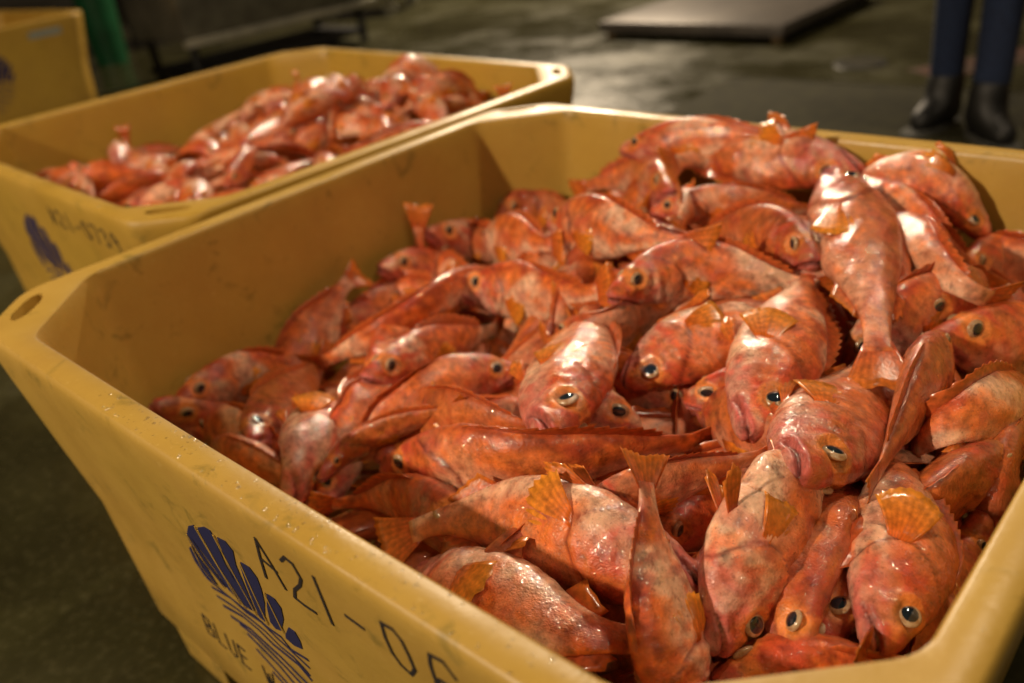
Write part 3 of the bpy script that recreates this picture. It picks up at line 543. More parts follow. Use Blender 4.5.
# spine points from snout to tail, dorsal direction, girth, detail, seed, redness, options, label, key
NEAR = [
    ([(0.598,0.637,0.484),(0.552,0.688,0.502),(0.504,0.738,0.505),(0.455,0.786,0.493),(0.405,0.833,0.465)], [-0.37,-0.53,0.76], 1, 0, 24, 0.97, {'mouth': 0.27}, 'patch of a dark brownish red fish just below the left-facing pink fish', 'n1'),
    ([(0.691,0.061,0.339),(0.624,0.087,0.351),(0.562,0.12,0.35),(0.503,0.161,0.339),(0.45,0.208,0.315)], [-0.57,0.73,0.39], 1, 0, 50, -0.22, {'mouth': 0.34}, 'patch of a pale pink fish just below the broad scaly fish', 'n3'),
    ([(0.236,0.641,0.341),(0.283,0.584,0.361),(0.331,0.527,0.368),(0.379,0.47,0.361),(0.427,0.415,0.342)], [-0.36,0.8,0.49], 1, 0, 63, 0.95, {'mouth': 0.1}, 'patch of a dark brownish red fish just right of the pink fish left of centre', 'n4'),
    ([(0.576,0.132,0.388),(0.511,0.12,0.358),(0.445,0.115,0.332),(0.379,0.116,0.312),(0.313,0.125,0.296)], [-0.86,-0.28,0.42], 1, 0, 89, -0.39, {'mouth': 0.35}, 'patch of a pale pink fish just left of the broad scaly fish', 'n6'),
    ([(0.678,0.62,0.481),(0.707,0.559,0.466),(0.736,0.497,0.448),(0.765,0.436,0.426),(0.793,0.375,0.4)], [0.13,-0.48,0.87], 1, 0, 141, -0.27, {'mouth': 0.22}, 'half-buried pale pink fish just below the rounded pale-eyed head', 'n10'),
    ([(0.588,0.986,0.473),(0.54,0.936,0.486),(0.483,0.896,0.487),(0.421,0.868,0.477),(0.354,0.852,0.456)], [-0.59,-0.63,0.51], 1, 0, 206, -0.58, {'mouth': 0.08}, 'patch of a pale pink fish just right of the left-facing pink fish', 'n15'),
    ([(0.84,0.798,0.457),(0.905,0.75,0.463),(0.969,0.7,0.454),(1.031,0.649,0.428),(1.092,0.595,0.386)], [-0.42,-0.8,0.43], 1, 0, 232, 0.62, {'mouth': 0.05}, 'patch of an orange-red fish just above the fish with purple-red gill', 'n17'),
    ([(0.829,0.077,0.36),(0.875,0.125,0.383),(0.916,0.178,0.394),(0.951,0.236,0.392),(0.978,0.297,0.377)], [0.53,0.46,0.71], 1, 0, 284, 0.44, {'mouth': 0.32}, 'patch of an orange-red fish just below the long upright front fish', 'n21'),
    ([(0.679,0.749,0.548),(0.639,0.691,0.535),(0.602,0.631,0.507),(0.571,0.568,0.464),(0.543,0.502,0.407)], [0.72,-0.53,-0.44], 1, 0, 375, 0.96, {'mouth': 0.23}, 'patch of a dark brownish red fish just above the rounded pale-eyed head', 'n28'),
    ([(0.102,0.141,0.237),(0.143,0.21,0.267),(0.187,0.277,0.294),(0.233,0.343,0.316),(0.282,0.407,0.335)], [0.67,0.5,0.54], 1, 0, 388, 1.08, {'mouth': 0.15}, 'patch of a dark brownish red fish just left of the broad scaly fish', 'n29'),
    ([(0.81,0.256,0.398),(0.876,0.293,0.409),(0.946,0.323,0.404),(1.018,0.347,0.385),(1.092,0.363,0.351)], [-0.41,-0.63,0.66], 1, 0, 414, 0.0, {'mouth': 0.13}, 'patch of a pinkish orange fish just below the pale-bellied head-down fish', 'n31'),
    ([(0.474,0.1,0.377),(0.402,0.127,0.351),(0.334,0.164,0.332),(0.272,0.21,0.32),(0.217,0.263,0.316)], [-0.72,0.21,0.66], 1, 0, 440, -0.01, {'mouth': 0.01}, 'patch of a pinkish orange fish just left of the broad scaly fish', 'n33'),
    ([(0.883,0.706,0.52),(0.936,0.758,0.46),(0.983,0.816,0.413),(1.022,0.88,0.377),(1.052,0.948,0.354)], [0.1,-0.63,0.77], 1, 0, 453, -0.04, {'mouth': 0.22}, 'patch of a pinkish orange fish just above the fish with purple-red gill', 'n34'),
    ([(0.857,0.591,0.44),(0.785,0.594,0.473),(0.714,0.607,0.501),(0.646,0.63,0.526),(0.582,0.662,0.548)], [-0.51,0.67,0.53], 1, 0, 479, -0.13, {'mouth': 0.16}, 'patch of a pinkish orange fish just above the rounded pale-eyed head', 'n36'),
    ([(0.908,0.238,0.387),(0.869,0.181,0.393),(0.825,0.128,0.386),(0.775,0.08,0.368),(0.72,0.038,0.338)], [0.51,-0.12,0.85], 1, 0, 492, -0.43, {'mouth': 0.14}, 'patch of a pale pink fish just below the long upright front fish', 'n37'),
    ([(0.468,0.756,0.517),(0.471,0.685,0.507),(0.481,0.613,0.486),(0.499,0.544,0.453),(0.525,0.477,0.409)], [-0.26,0.03,0.97], 1, 0, 505, -0.28, {'mouth': 0.09}, 'half-buried pale pink fish just right of the plump fish with orange patch', 'n38'),
    ([(0.695,0.392,0.405),(0.661,0.448,0.43),(0.617,0.497,0.452),(0.564,0.537,0.47),(0.504,0.565,0.485)], [-0.1,-0.23,0.97], 1, 0, 544, 0.4, {'mouth': 0.1}, 'patch of an orange-red fish just above the front-facing fish', 'n41'),
    ([(0.569,0.687,0.542),(0.561,0.763,0.522),(0.561,0.839,0.507),(0.571,0.915,0.496),(0.589,0.99,0.49)], [-0.46,0.26,0.85], 1, 0, 570, 0.55, {'mouth': 0.15}, 'patch of an orange-red fish just right of the left-facing pink fish', 'n43'),
    ([(0.391,0.038,0.298),(0.377,0.109,0.343),(0.35,0.176,0.357),(0.31,0.236,0.34),(0.259,0.287,0.293)], [0.83,0.46,0.31], 1, 0, 583, 0.82, {'mouth': 0.16}, 'patch of a dark brownish red fish just below the fish with a white highlight', 'n44'),
    ([(1.044,0.598,0.446),(0.966,0.583,0.464),(0.891,0.557,0.473),(0.821,0.52,0.472),(0.757,0.473,0.461)], [0.57,0.21,0.8], 1, 0, 635, 0.84, {'mouth': 0.22}, 'patch of a dark brownish red fish just left of the spiny-backed brown fish', 'n48'),
    ([(0.19,0.145,0.314),(0.259,0.178,0.358),(0.325,0.217,0.376),(0.388,0.261,0.368),(0.448,0.308,0.334)], [0.12,0.53,0.84], 1, 0, 648, -0.04, {'mouth': 0.21}, 'patch of a pinkish orange fish just below the pink fish left of centre', 'n49'),
    ([(0.712,0.766,0.541),(0.777,0.716,0.515),(0.838,0.661,0.492),(0.892,0.6,0.471),(0.941,0.534,0.453)], [-0.29,0.83,0.48], 1, 0, 661, -0.58, {'mouth': 0.15}, 'half-buried pale pink fish just below the upright fish below the crest', 'n50'),
    ([(0.257,0.509,0.398),(0.196,0.473,0.382),(0.139,0.431,0.35),(0.086,0.384,0.302),(0.038,0.332,0.238)], [0.85,-0.38,0.38], 1, 0, 687, 1.09, {'mouth': 0.03}, 'patch of a dark brownish red fish just below the rounded reddish fish', 'n52'),
    ([(0.764,0.716,0.536),(0.702,0.689,0.548),(0.638,0.665,0.55),(0.573,0.644,0.541),(0.508,0.626,0.522)], [-0.59,-0.08,0.8], 1, 0, 700, -0.19, {'mouth': 0.05}, 'patch of a pinkish orange fish just below the left-facing pink fish', 'n53'),
    ([(0.382,0.218,0.362),(0.308,0.198,0.381),(0.238,0.165,0.364),(0.175,0.119,0.312),(0.122,0.063,0.224)], [-0.19,0.42,0.89], 1, 0, 713, 0.85, {'mouth': 0.2}, 'patch of a dark brownish red fish just right of the left corner fish', 'n54'),
    ([(0.793,0.775,0.567),(0.718,0.803,0.554),(0.643,0.829,0.541),(0.566,0.851,0.527),(0.489,0.87,0.513)], [0.63,0.29,0.72], 1, 0, 726, 0.73, {'mouth': 0.12}, 'patch of an orange-red fish just left of the upright fish below the crest', 'n55'),
    ([(0.396,0.696,0.468),(0.466,0.701,0.534),(0.536,0.708,0.57),(0.606,0.718,0.576),(0.675,0.73,0.551)], [0.23,-0.65,0.72], 1, 0, 752, 0.6, {'mouth': 0.02}, 'patch of an orange-red fish just below the left-facing pink fish', 'n57'),
    ([(0.526,0.322,0.394),(0.506,0.392,0.403),(0.493,0.463,0.427),(0.486,0.534,0.465),(0.485,0.606,0.517)], [-0.87,-0.27,0.41], 1, 0, 765, 0.93, {'mouth': 0.07}, 'half-buried dark brownish red fish just left of the front-facing fish', 'n58'),
    ([(0.11,0.662,0.319),(0.179,0.645,0.364),(0.249,0.635,0.393),(0.32,0.632,0.404),(0.391,0.636,0.398)], [0.32,-0.74,0.59], 1, 0, 778, -0.55, {'mouth': 0.13}, 'patch of a pale pink fish just left of the plump fish with orange patch', 'n59'),
    ([(0.779,0.401,0.432),(0.758,0.324,0.425),(0.752,0.244,0.414),(0.761,0.164,0.398),(0.786,0.088,0.378)], [-0.92,-0.12,0.38], 1, 0, 791, 0.63, {'mouth': 0.12}, 'patch of an orange-red fish just right of the big orange front fish', 'n60'),
    ([(0.491,0.289,0.333),(0.465,0.225,0.345),(0.437,0.161,0.351),(0.406,0.099,0.349),(0.373,0.038,0.342)], [0.91,-0.04,0.41], 1, 0, 817, 1.08, {'mouth': 0.19}, 'half-buried dark brownish red fish just left of the broad scaly fish', 'n62'),
    ([(0.815,0.972,0.44),(0.75,0.95,0.485),(0.685,0.93,0.513),(0.62,0.913,0.524),(0.553,0.898,0.518)], [-0.66,0.5,0.57], 1, 0, 830, 0.11, {'mouth': 0.29}, 'patch of a pinkish orange fish just below the shiny crest fish', 'n63'),
    ([(0.913,0.356,0.454),(0.948,0.426,0.473),(0.989,0.491,0.469),(1.037,0.551,0.442),(1.092,0.606,0.392)], [0.28,-0.64,0.71], 1, 0, 856, -0.15, {'mouth': 0.28}, 'patch of a pinkish orange fish just left of the sparkling fish by the right rim', 'n65'),
    ([(1.009,0.064,0.367),(0.971,0.125,0.402),(0.943,0.192,0.424),(0.927,0.263,0.434),(0.921,0.335,0.431)], [0.15,0.73,0.66], 1, 0, 869, 0.86, {'mouth': 0.3}, 'patch of a dark brownish red fish just below the long upright front fish', 'n66'),
    ([(0.77,0.713,0.554),(0.823,0.753,0.546),(0.882,0.784,0.521),(0.944,0.806,0.479),(1.009,0.818,0.42)], [-0.75,0.12,0.65], 1, 0, 882, -0.56, {'mouth': 0.22}, 'patch of a pale pink fish just left of the upright fish below the crest', 'n67'),
    ([(0.294,0.715,0.467),(0.226,0.722,0.419),(0.16,0.739,0.373),(0.097,0.766,0.33),(0.038,0.801,0.288)], [-0.45,-0.8,0.39], 1, 0, 895, -0.22, {'mouth': 0.01}, 'patch of a pale pink fish just right of the pink fish left of centre', 'n68'),
    ([(0.608,0.287,0.423),(0.665,0.341,0.434),(0.715,0.4,0.442),(0.758,0.466,0.449),(0.794,0.535,0.453)], [-0.24,0.69,0.68], 1, 0, 908, 0.34, {'mouth': 0.19}, 'half-buried orange-red fish just below the rounded pale-eyed head', 'n69'),
    ([(0.451,0.974,0.449),(0.491,0.914,0.513),(0.527,0.852,0.556),(0.56,0.788,0.576),(0.588,0.722,0.574)], [0.54,-0.78,-0.33], 1, 0, 934, -0.22, {'mouth': 0.24}, 'half-buried pale pink fish just right of the orange-red fish of the top left slope', 'n71'),
    ([(0.774,0.195,0.415),(0.846,0.222,0.428),(0.914,0.26,0.439),(0.974,0.308,0.448),(1.026,0.365,0.454)], [0.41,0.41,0.82], 1, 0, 947, 0.93, {'mouth': 0.01}, 'patch of a dark brownish red fish just above the long upright front fish', 'n72'),
    ([(0.165,0.74,0.396),(0.232,0.776,0.434),(0.3,0.813,0.465),(0.368,0.85,0.49),(0.435,0.886,0.509)], [0.27,0.45,0.85], 1, 0, 999, 1.0, {'mouth': 0.13}, 'patch of a dark brownish red fish just left of the left-facing pink fish', 'n76'),
    ([(1.013,0.151,0.411),(0.946,0.167,0.438),(0.877,0.171,0.448),(0.809,0.162,0.44),(0.743,0.141,0.415)], [-0.94,0.06,0.33], 1, 0, 1025, 0.95, {'mouth': 0.02}, 'half-buried dark brownish red fish just below the long upright front fish', 'n78'),
    ([(0.428,0.761,0.509),(0.429,0.69,0.492),(0.424,0.619,0.465),(0.413,0.548,0.428),(0.396,0.479,0.381)], [0.87,-0.17,0.46], 1, 0, 1038, 0.19, {'mouth': 0.29}, 'patch of a pinkish orange fish just below the plump fish with orange patch', 'n79'),
    ([(0.444,0.907,0.517),(0.367,0.928,0.458),(0.288,0.942,0.409),(0.209,0.951,0.37),(0.129,0.953,0.341)], [0.66,-0.08,0.75], 1, 0, 1051, 1.12, {'mouth': 0.28}, 'patch of a dark brownish red fish just right of the left-facing pink fish', 'n80'),
    ([(0.671,0.383,0.474),(0.594,0.36,0.448),(0.515,0.342,0.42),(0.435,0.332,0.389),(0.354,0.327,0.356)], [0.05,0.72,0.7], 1, 0, 1064, -0.05, {'mouth': 0.16}, 'patch of a pinkish orange fish just above the long slim orange fish', 'n81'),
    ([(1.0,0.508,0.502),(0.931,0.477,0.469),(0.862,0.444,0.45),(0.795,0.409,0.447),(0.728,0.373,0.46)], [0.78,0.43,0.45], 1, 0, 1077, 0.56, {'mouth': 0.25}, 'patch of an orange-red fish just above the pale-bellied head-down fish', 'n82'),
    ([(0.838,0.633,0.526),(0.774,0.605,0.523),(0.715,0.566,0.511),(0.664,0.518,0.488),(0.623,0.462,0.455)], [-0.67,0.2,0.72], 1, 0, 1090, 0.93, {'mouth': 0.12}, 'patch of a dark brownish red fish just left of the round-eyed pink head-down fish', 'n83'),
    ([(1.066,0.934,0.382),(0.998,0.94,0.425),(0.93,0.951,0.463),(0.864,0.968,0.497),(0.799,0.991,0.527)], [0.41,0.1,0.91], 1, 0, 1103, -0.43, {'mouth': 0.2}, 'patch of a pale pink fish just below the clear-eyed fish at the right wall', 'n84'),
    ([(0.303,1.017,0.402),(0.352,0.97,0.477),(0.409,0.932,0.529),(0.47,0.904,0.558),(0.536,0.886,0.564)], [-0.79,0.46,-0.4], 1, 0, 1116, -0.33, {'mouth': 0.28}, 'patch of a pale pink fish just below the orange-red fish of the top left slope', 'n85'),
    ([(0.655,0.135,0.388),(0.661,0.212,0.435),(0.653,0.288,0.463),(0.633,0.362,0.471),(0.6,0.431,0.461)], [-0.81,-0.06,0.58], 1, 0, 1155, 0.75, {'mouth': 0.07}, 'patch of a dark brownish red fish just right of the broad scaly fish', 'n88'),
    ([(0.357,0.869,0.499),(0.349,0.789,0.495),(0.345,0.708,0.471),(0.346,0.628,0.428),(0.35,0.548,0.367)], [-0.84,-0.12,0.53], 1, 0, 1168, -0.41, {'mouth': 0.0}, 'half-buried pale pink fish just below the plump fish with orange patch', 'n89'),
    ([(0.276,0.201,0.4),(0.348,0.234,0.396),(0.415,0.278,0.402),(0.473,0.332,0.42),(0.521,0.396,0.449)], [0.79,-0.0,0.62], 1, 0, 1181, 0.52, {'mouth': 0.07}, 'patch of an orange-red fish just above the broad scaly fish', 'n90'),
    ([(0.768,0.494,0.462),(0.695,0.489,0.465),(0.621,0.494,0.466),(0.548,0.506,0.466),(0.477,0.527,0.463)], [-0.5,0.2,0.85], 1, 0, 1194, 0.19, {'mouth': 0.17}, 'half-buried pinkish orange fish just left of the rounded pale-eyed head', 'n91'),
    ([(0.574,0.038,0.354),(0.584,0.109,0.359),(0.586,0.18,0.375),(0.581,0.252,0.403),(0.569,0.322,0.442)], [-0.66,0.5,0.56], 1, 0, 1207, 0.86, {'mouth': 0.15}, 'patch of a dark brownish red fish just below the broad scaly fish', 'n92'),
    ([(0.947,0.097,0.428),(0.877,0.093,0.434),(0.806,0.085,0.425),(0.737,0.072,0.401),(0.668,0.054,0.363)], [-0.44,-0.19,0.88], 1, 0, 1246, 0.66, {'mouth': 0.26}, 'patch of an orange-red fish just below the large pale front rim fish', 'n95'),
    ([(0.949,0.403,0.484),(0.993,0.335,0.466),(1.025,0.261,0.436),(1.043,0.182,0.394),(1.046,0.101,0.338)], [-0.61,-0.02,0.79], 1, 0, 1259, -0.26, {'mouth': 0.18}, 'patch of a pale pink fish just below the fish with the raised fin', 'n96'),
    ([(1.092,0.507,0.378),(1.042,0.57,0.444),(0.993,0.636,0.489),(0.948,0.704,0.513),(0.905,0.773,0.517)], [0.05,-0.33,0.94], 1, 0, 1272, 0.24, {'mouth': 0.15}, 'patch of a pinkish orange fish just left of the fish with purple-red gill', 'n97'),
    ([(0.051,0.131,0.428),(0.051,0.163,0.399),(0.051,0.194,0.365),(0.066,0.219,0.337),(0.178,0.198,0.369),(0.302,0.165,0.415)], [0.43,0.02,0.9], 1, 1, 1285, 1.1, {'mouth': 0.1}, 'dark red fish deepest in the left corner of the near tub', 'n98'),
    ([(0.051,0.165,0.412),(0.051,0.202,0.411),(0.051,0.24,0.405),(0.051,0.279,0.395),(0.051,0.32,0.379),(0.052,0.362,0.362),(0.052,0.432,0.297)], [0.06,0.1,0.99], 1, 1, 1298, -0.5, {'mouth': 0.28}, 'red fish with a white highlight lying against the left wall of the near tub', 'n99'),
    ([(0.051,0.168,0.37),(0.078,0.195,0.359),(0.159,0.196,0.377),(0.238,0.192,0.393),(0.315,0.181,0.408),(0.384,0.171,0.421)], [0.12,0.03,0.99], 1, 1, 1311, -0.5, {'mouth': 0.33}, 'pinkish fish low by the near rim at the left corner of the near tub', 'n100'),
    ([(0.15,0.156,0.359),(0.243,0.153,0.391),(0.311,0.155,0.407),(0.361,0.16,0.406),(0.388,0.176,0.389),(0.395,0.203,0.354)], [0.31,-0.19,0.93], 1, 1, 1324, 0.3, {'mouth': 0.3}, 'orange fish half hidden under the front rim, left of the orange-finned upright fish', 'n101'),
    ([(0.102,0.312,0.347),(0.062,0.36,0.357),(0.051,0.398,0.381),(0.051,0.434,0.408),(0.051,0.472,0.435),(0.051,0.509,0.462),(0.05,0.561,0.468)], [-0.48,-0.69,0.54], 1.1, 1, 1337, 0.11, {'mouth': 0.23}, 'rounded reddish fish standing against the left wall of the near tub', 'n102'),
    ([(0.051,0.901,0.436),(0.051,0.976,0.448),(0.104,1.005,0.424),(0.172,0.969,0.44),(0.233,0.925,0.463),(0.29,0.876,0.488)], [0.06,0.1,0.99], 1, 1, 1350, 1.1, {'mouth': 0.31}, 'small dark red fish head peeping out by the far left corner of the near tub', 'n103'),
    ([(0.051,0.708,0.486),(0.051,0.774,0.446),(0.051,0.838,0.407),(0.124,0.828,0.413),(0.189,0.794,0.435),(0.257,0.751,0.462)], [-0.06,0.23,0.97], 1, 1, 1363, -0.5, {'mouth': 0.15}, 'pale pink fish head beside the upright tail at the left wall of the near tub', 'n104'),
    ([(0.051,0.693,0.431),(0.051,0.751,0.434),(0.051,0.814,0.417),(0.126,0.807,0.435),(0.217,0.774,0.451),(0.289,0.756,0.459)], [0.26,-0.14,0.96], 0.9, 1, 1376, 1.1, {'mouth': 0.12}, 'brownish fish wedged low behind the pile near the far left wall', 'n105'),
    ([(0.051,0.586,0.463),(0.05,0.659,0.432),(0.061,0.716,0.396),(0.135,0.694,0.411),(0.209,0.67,0.426),(0.285,0.649,0.44)], [0.0,0.17,0.99], 1, 1, 1389, -0.5, {'mouth': 0.33}, 'pinkish red fish against the left wall, just in front of the upright tail', 'n106'),
    ([(0.242,0.502,0.428),(0.134,0.6,0.405),(0.051,0.678,0.406),(0.051,0.687,0.457),(0.05,0.696,0.506),(0.05,0.706,0.554)], [0.85,0.52,-0.01], 0.8, 1, 1402, 1.13, {'mouth': 0.01}, 'fish standing on its head against the left wall, red tail upright', 'n107'),
    ([(0.433,0.24,0.416),(0.444,0.278,0.412),(0.479,0.299,0.417),(0.525,0.309,0.429),(0.581,0.307,0.449),(0.642,0.296,0.478),(0.683,0.288,0.474)], [0.26,-0.14,0.96], 0.85, 1, 1415, 0.3, {'mouth': 0.16}, 'small orange fish whose eye shows just left of the long double-eyed fish', 'n108'),
    ([(1.03,0.236,0.463),(1.022,0.263,0.47),(1.014,0.292,0.476),(1.001,0.322,0.481),(0.988,0.355,0.486),(0.974,0.392,0.491),(0.93,0.507,0.443)], [0.96,0.02,0.26], 1, 1, 1428, 1.1, {'mouth': 0.21}, 'orange-brown fish deep in the gap right of the brown-streaked fish', 'n109'),
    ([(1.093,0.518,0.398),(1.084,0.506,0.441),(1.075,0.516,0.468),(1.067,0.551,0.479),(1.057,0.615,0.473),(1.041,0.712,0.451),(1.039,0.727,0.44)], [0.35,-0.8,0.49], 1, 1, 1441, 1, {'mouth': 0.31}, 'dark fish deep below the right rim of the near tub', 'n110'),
    ([(0.975,0.155,0.455),(0.99,0.185,0.458),(1.01,0.211,0.457),(1.036,0.229,0.452),(1.062,0.244,0.444),(1.088,0.261,0.43),(1.09,0.316,0.335)], [0.35,-0.24,0.91], 1, 1, 1454, -0.5, {'mouth': 0.26}, 'pale orange fish back lowest in the bottom corner of the near tub', 'n111'),
    ([(0.73,0.41,0.474),(0.713,0.391,0.493),(0.685,0.383,0.501),(0.649,0.384,0.498),(0.603,0.39,0.483),(0.542,0.409,0.456),(0.485,0.427,0.4)], [-0.12,0.3,0.95], 0.9, 1, 1467, -0.5, {'mouth': 0.21}, 'fish with pink mouth showing under the right side of the front-facing fish', 'n112'),
    ([(0.924,0.701,0.512),(0.935,0.714,0.533),(0.947,0.749,0.534),(0.954,0.82,0.513),(0.955,0.933,0.471),(0.968,1.004,0.452)], [0.0,0.17,0.99], 1, 1, 1480, 1.1, {'mouth': 0.29}, 'small pinkish fish behind the brown spiny-backed fish', 'n113'),
    ([(0.885,0.625,0.486),(0.897,0.643,0.512),(0.911,0.668,0.529),(0.925,0.702,0.539),(0.94,0.744,0.541),(0.952,0.803,0.536),(0.967,0.878,0.489)], [-0.26,0.04,0.96], 1, 1, 1493, -0.5, {'mouth': 0.18}, 'fish with a black eye half hidden behind the tail of the upright pink fish', 'n114'),
    ([(0.844,0.25,0.469),(0.846,0.298,0.457),(0.857,0.337,0.454),(0.878,0.365,0.459),(0.908,0.376,0.472),(0.943,0.376,0.494),(1.04,0.372,0.498)], [0.0,0.17,0.99], 1, 1, 1506, -0.5, {'mouth': 0.34}, 'pinkish fish under the crossing orange tail at the centre right', 'n115'),
    ([(0.705,0.076,0.409),(0.727,0.129,0.436),(0.748,0.187,0.457),(0.788,0.239,0.471),(0.83,0.29,0.478),(0.873,0.343,0.478)], [0.17,-0.03,0.98], 1, 1, 1519, 0.8, {'mouth': 0.28}, 'red fish buried between the two big fish at the front rim', 'n116'),
    ([(0.885,0.18,0.482),(0.907,0.205,0.482),(0.925,0.234,0.482),(0.935,0.272,0.482),(0.944,0.313,0.481),(0.953,0.355,0.481),(0.973,0.45,0.433)], [0.35,-0.24,0.91], 1, 1, 1532, 0.8, {'mouth': 0.07}, 'red fish deep between the long upright fish and the purple-headed one', 'n117'),
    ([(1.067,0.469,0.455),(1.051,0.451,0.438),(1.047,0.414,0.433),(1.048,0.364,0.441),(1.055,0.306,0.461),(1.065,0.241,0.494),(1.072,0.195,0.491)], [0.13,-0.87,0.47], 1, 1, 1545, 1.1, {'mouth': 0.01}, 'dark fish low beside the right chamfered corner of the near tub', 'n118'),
    ([(0.761,0.494,0.476),(0.835,0.45,0.494),(0.894,0.422,0.501),(0.942,0.411,0.5),(0.981,0.422,0.489),(1.014,0.451,0.468)], [0.17,-0.03,0.98], 1, 1, 1558, 0.8, {'mouth': 0.3}, 'red fish buried beneath the two big-eyed fish at centre right', 'n119'),
    ([(0.369,0.334,0.388),(0.434,0.32,0.424),(0.504,0.307,0.461),(0.577,0.3,0.494),(0.655,0.301,0.507),(0.696,0.351,0.467)], [0.17,-0.03,0.98], 1, 1, 1571, 0.8, {'mouth': 0.12}, 'red fish showing a strip of fin above the long double-eyed fish', 'n120'),
    ([(0.502,0.546,0.478),(0.571,0.523,0.491),(0.603,0.537,0.504),(0.613,0.577,0.518),(0.638,0.604,0.532),(0.668,0.627,0.545),(0.718,0.664,0.535)], [0.17,-0.03,0.98], 1, 1, 1584, 0.3, {'mouth': 0.35}, 'orange fish glimpsed between the front-facing fish and its right neighbour', 'n121'),
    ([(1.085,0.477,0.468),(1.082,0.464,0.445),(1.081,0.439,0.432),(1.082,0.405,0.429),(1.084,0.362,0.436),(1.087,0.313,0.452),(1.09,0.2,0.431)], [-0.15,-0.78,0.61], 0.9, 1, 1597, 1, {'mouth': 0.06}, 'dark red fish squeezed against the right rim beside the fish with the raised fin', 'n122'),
    ([(0.284,0.151,0.433),(0.227,0.212,0.408),(0.179,0.275,0.391),(0.138,0.337,0.381),(0.101,0.399,0.378),(0.075,0.458,0.384)], [-0.34,-0.56,0.76], 1, 1, 1610, 1.1, {'mouth': 0.22}, 'orange-brown fish slanting up from the front rim at the left of the heap', 'n123'),
    ([(0.051,0.449,0.397),(0.053,0.505,0.389),(0.056,0.561,0.387),(0.073,0.61,0.392),(0.138,0.622,0.423),(0.227,0.607,0.47)], [-0.06,0.23,0.97], 1, 1, 1623, 0.3, {'mouth': 0.22}, 'orange fish with small grey eye near the left wall of the near tub', 'n124'),
    ([(0.388,0.239,0.425),(0.331,0.293,0.405),(0.292,0.343,0.395),(0.275,0.388,0.394),(0.281,0.421,0.402),(0.3,0.445,0.419),(0.324,0.472,0.418)], [-0.29,-0.45,0.84], 1, 1, 1636, -0.5, {'mouth': 0.05}, 'small orange fish back under the white striped tail', 'n125'),
    ([(0.412,0.157,0.374),(0.4,0.184,0.39),(0.389,0.212,0.406),(0.376,0.241,0.422),(0.369,0.272,0.438),(0.361,0.304,0.453),(0.334,0.426,0.444)], [-0.31,-0.89,0.35], 0.8, 1, 1649, -0.5, {'mouth': 0.02}, 'slim white-bellied fish end at the front rim left of the broad scaly fish', 'n126'),
    ([(0.389,0.131,0.389),(0.37,0.182,0.434),(0.317,0.24,0.425),(0.259,0.292,0.405),(0.201,0.342,0.383),(0.142,0.392,0.36)], [-0.12,0.96,-0.25], 1, 1, 1662, -0.5, {'flare': 0.5, 'mouth': 0.28}, 'orange and white fish lying head down to the front rim, bright orange fin up', 'n127'),
    ([(0.509,0.451,0.46),(0.482,0.421,0.464),(0.461,0.387,0.465),(0.44,0.353,0.461),(0.427,0.316,0.453),(0.409,0.283,0.442),(0.371,0.217,0.377)], [-0.09,0.26,0.96], 0.9, 1, 1675, -0.22, {'mouth': 0.15}, 'fish with a black eye just left of the front-facing fish', 'n128'),
    ([(0.088,0.823,0.429),(0.154,0.793,0.455),(0.22,0.762,0.481),(0.287,0.73,0.504),(0.353,0.696,0.525),(0.428,0.663,0.545)], [-0.06,0.23,0.97], 1, 1, 1688, -0.8, {'mouth': 0.21}, 'white-bellied fish lying under the far orange-headed fish at the left', 'n129'),
    ([(0.487,0.871,0.574),(0.431,0.925,0.558),(0.373,0.978,0.542),(0.306,1.014,0.527),(0.23,1.005,0.508),(0.159,1.008,0.473)], [-0.06,0.23,0.97], 1, 1, 1701, 0.3, {'mouth': 0.3}, 'orange-red fish at the top left slope, grey eye and mouth to the right', 'n130'),
    ([(0.291,1.005,0.582),(0.378,1.006,0.603),(0.459,1.006,0.619),(0.535,1.006,0.627),(0.605,1.006,0.631),(0.672,1.006,0.633)], [0.0,0.17,0.99], 0.8, 1, 1714, -0.5, {'mouth': 0.24}, 'pink fish at the back crest of the heap against the far wall', 'n131'),
    ([(0.925,1.005,0.521),(0.897,1.005,0.554),(0.867,1.005,0.583),(0.831,1.006,0.605),(0.793,1.006,0.607),(0.75,1.005,0.593),(0.682,1.005,0.535)], [0.23,-0.84,-0.5], 0.95, 1, 1727, -0.5, {'mouth': 0.22}, 'curled pink fish arched at the far right of the heap', 'n132'),
    ([(0.924,0.911,0.51),(0.936,1.003,0.487),(0.973,1.004,0.489),(1.008,1.004,0.485),(1.043,1.004,0.477),(1.076,1.004,0.469),(1.09,1.004,0.433)], [-0.06,0.23,0.97], 1, 1, 1740, 0.3, {'mouth': 0.08}, 'orange fish with clear eye at the far right wall', 'n133'),
    ([(0.961,0.671,0.53),(0.989,0.716,0.518),(1.018,0.769,0.495),(1.047,0.833,0.46),(1.078,0.904,0.415),(1.111,0.993,0.359)], [-0.09,0.26,0.96], 1.05, 1, 1753, -0.6, {'flare': 0.3, 'mouth': 0.29}, 'white and pink fish with orange fin behind the brown spiny-backed fish', 'n134'),
    ([(1.084,0.559,0.503),(1.07,0.523,0.495),(1.056,0.486,0.489),(1.043,0.448,0.484),(1.027,0.414,0.481),(1.011,0.379,0.48),(0.974,0.295,0.431)], [0.12,-0.42,0.9], 1, 1, 1766, 1.1, {'mouth': 0.09}, 'brownish red fish with sparkling scales near the right rim', 'n135'),
    ([(0.673,0.176,0.461),(0.593,0.201,0.426),(0.522,0.208,0.404),(0.467,0.195,0.393),(0.436,0.164,0.393),(0.422,0.124,0.406)], [0.34,-0.23,0.91], 1.15, 1, 1779, 0.3, {'mouth': 0.12}, 'broad orange scaly-backed fish lying at the front rim', 'n136'),
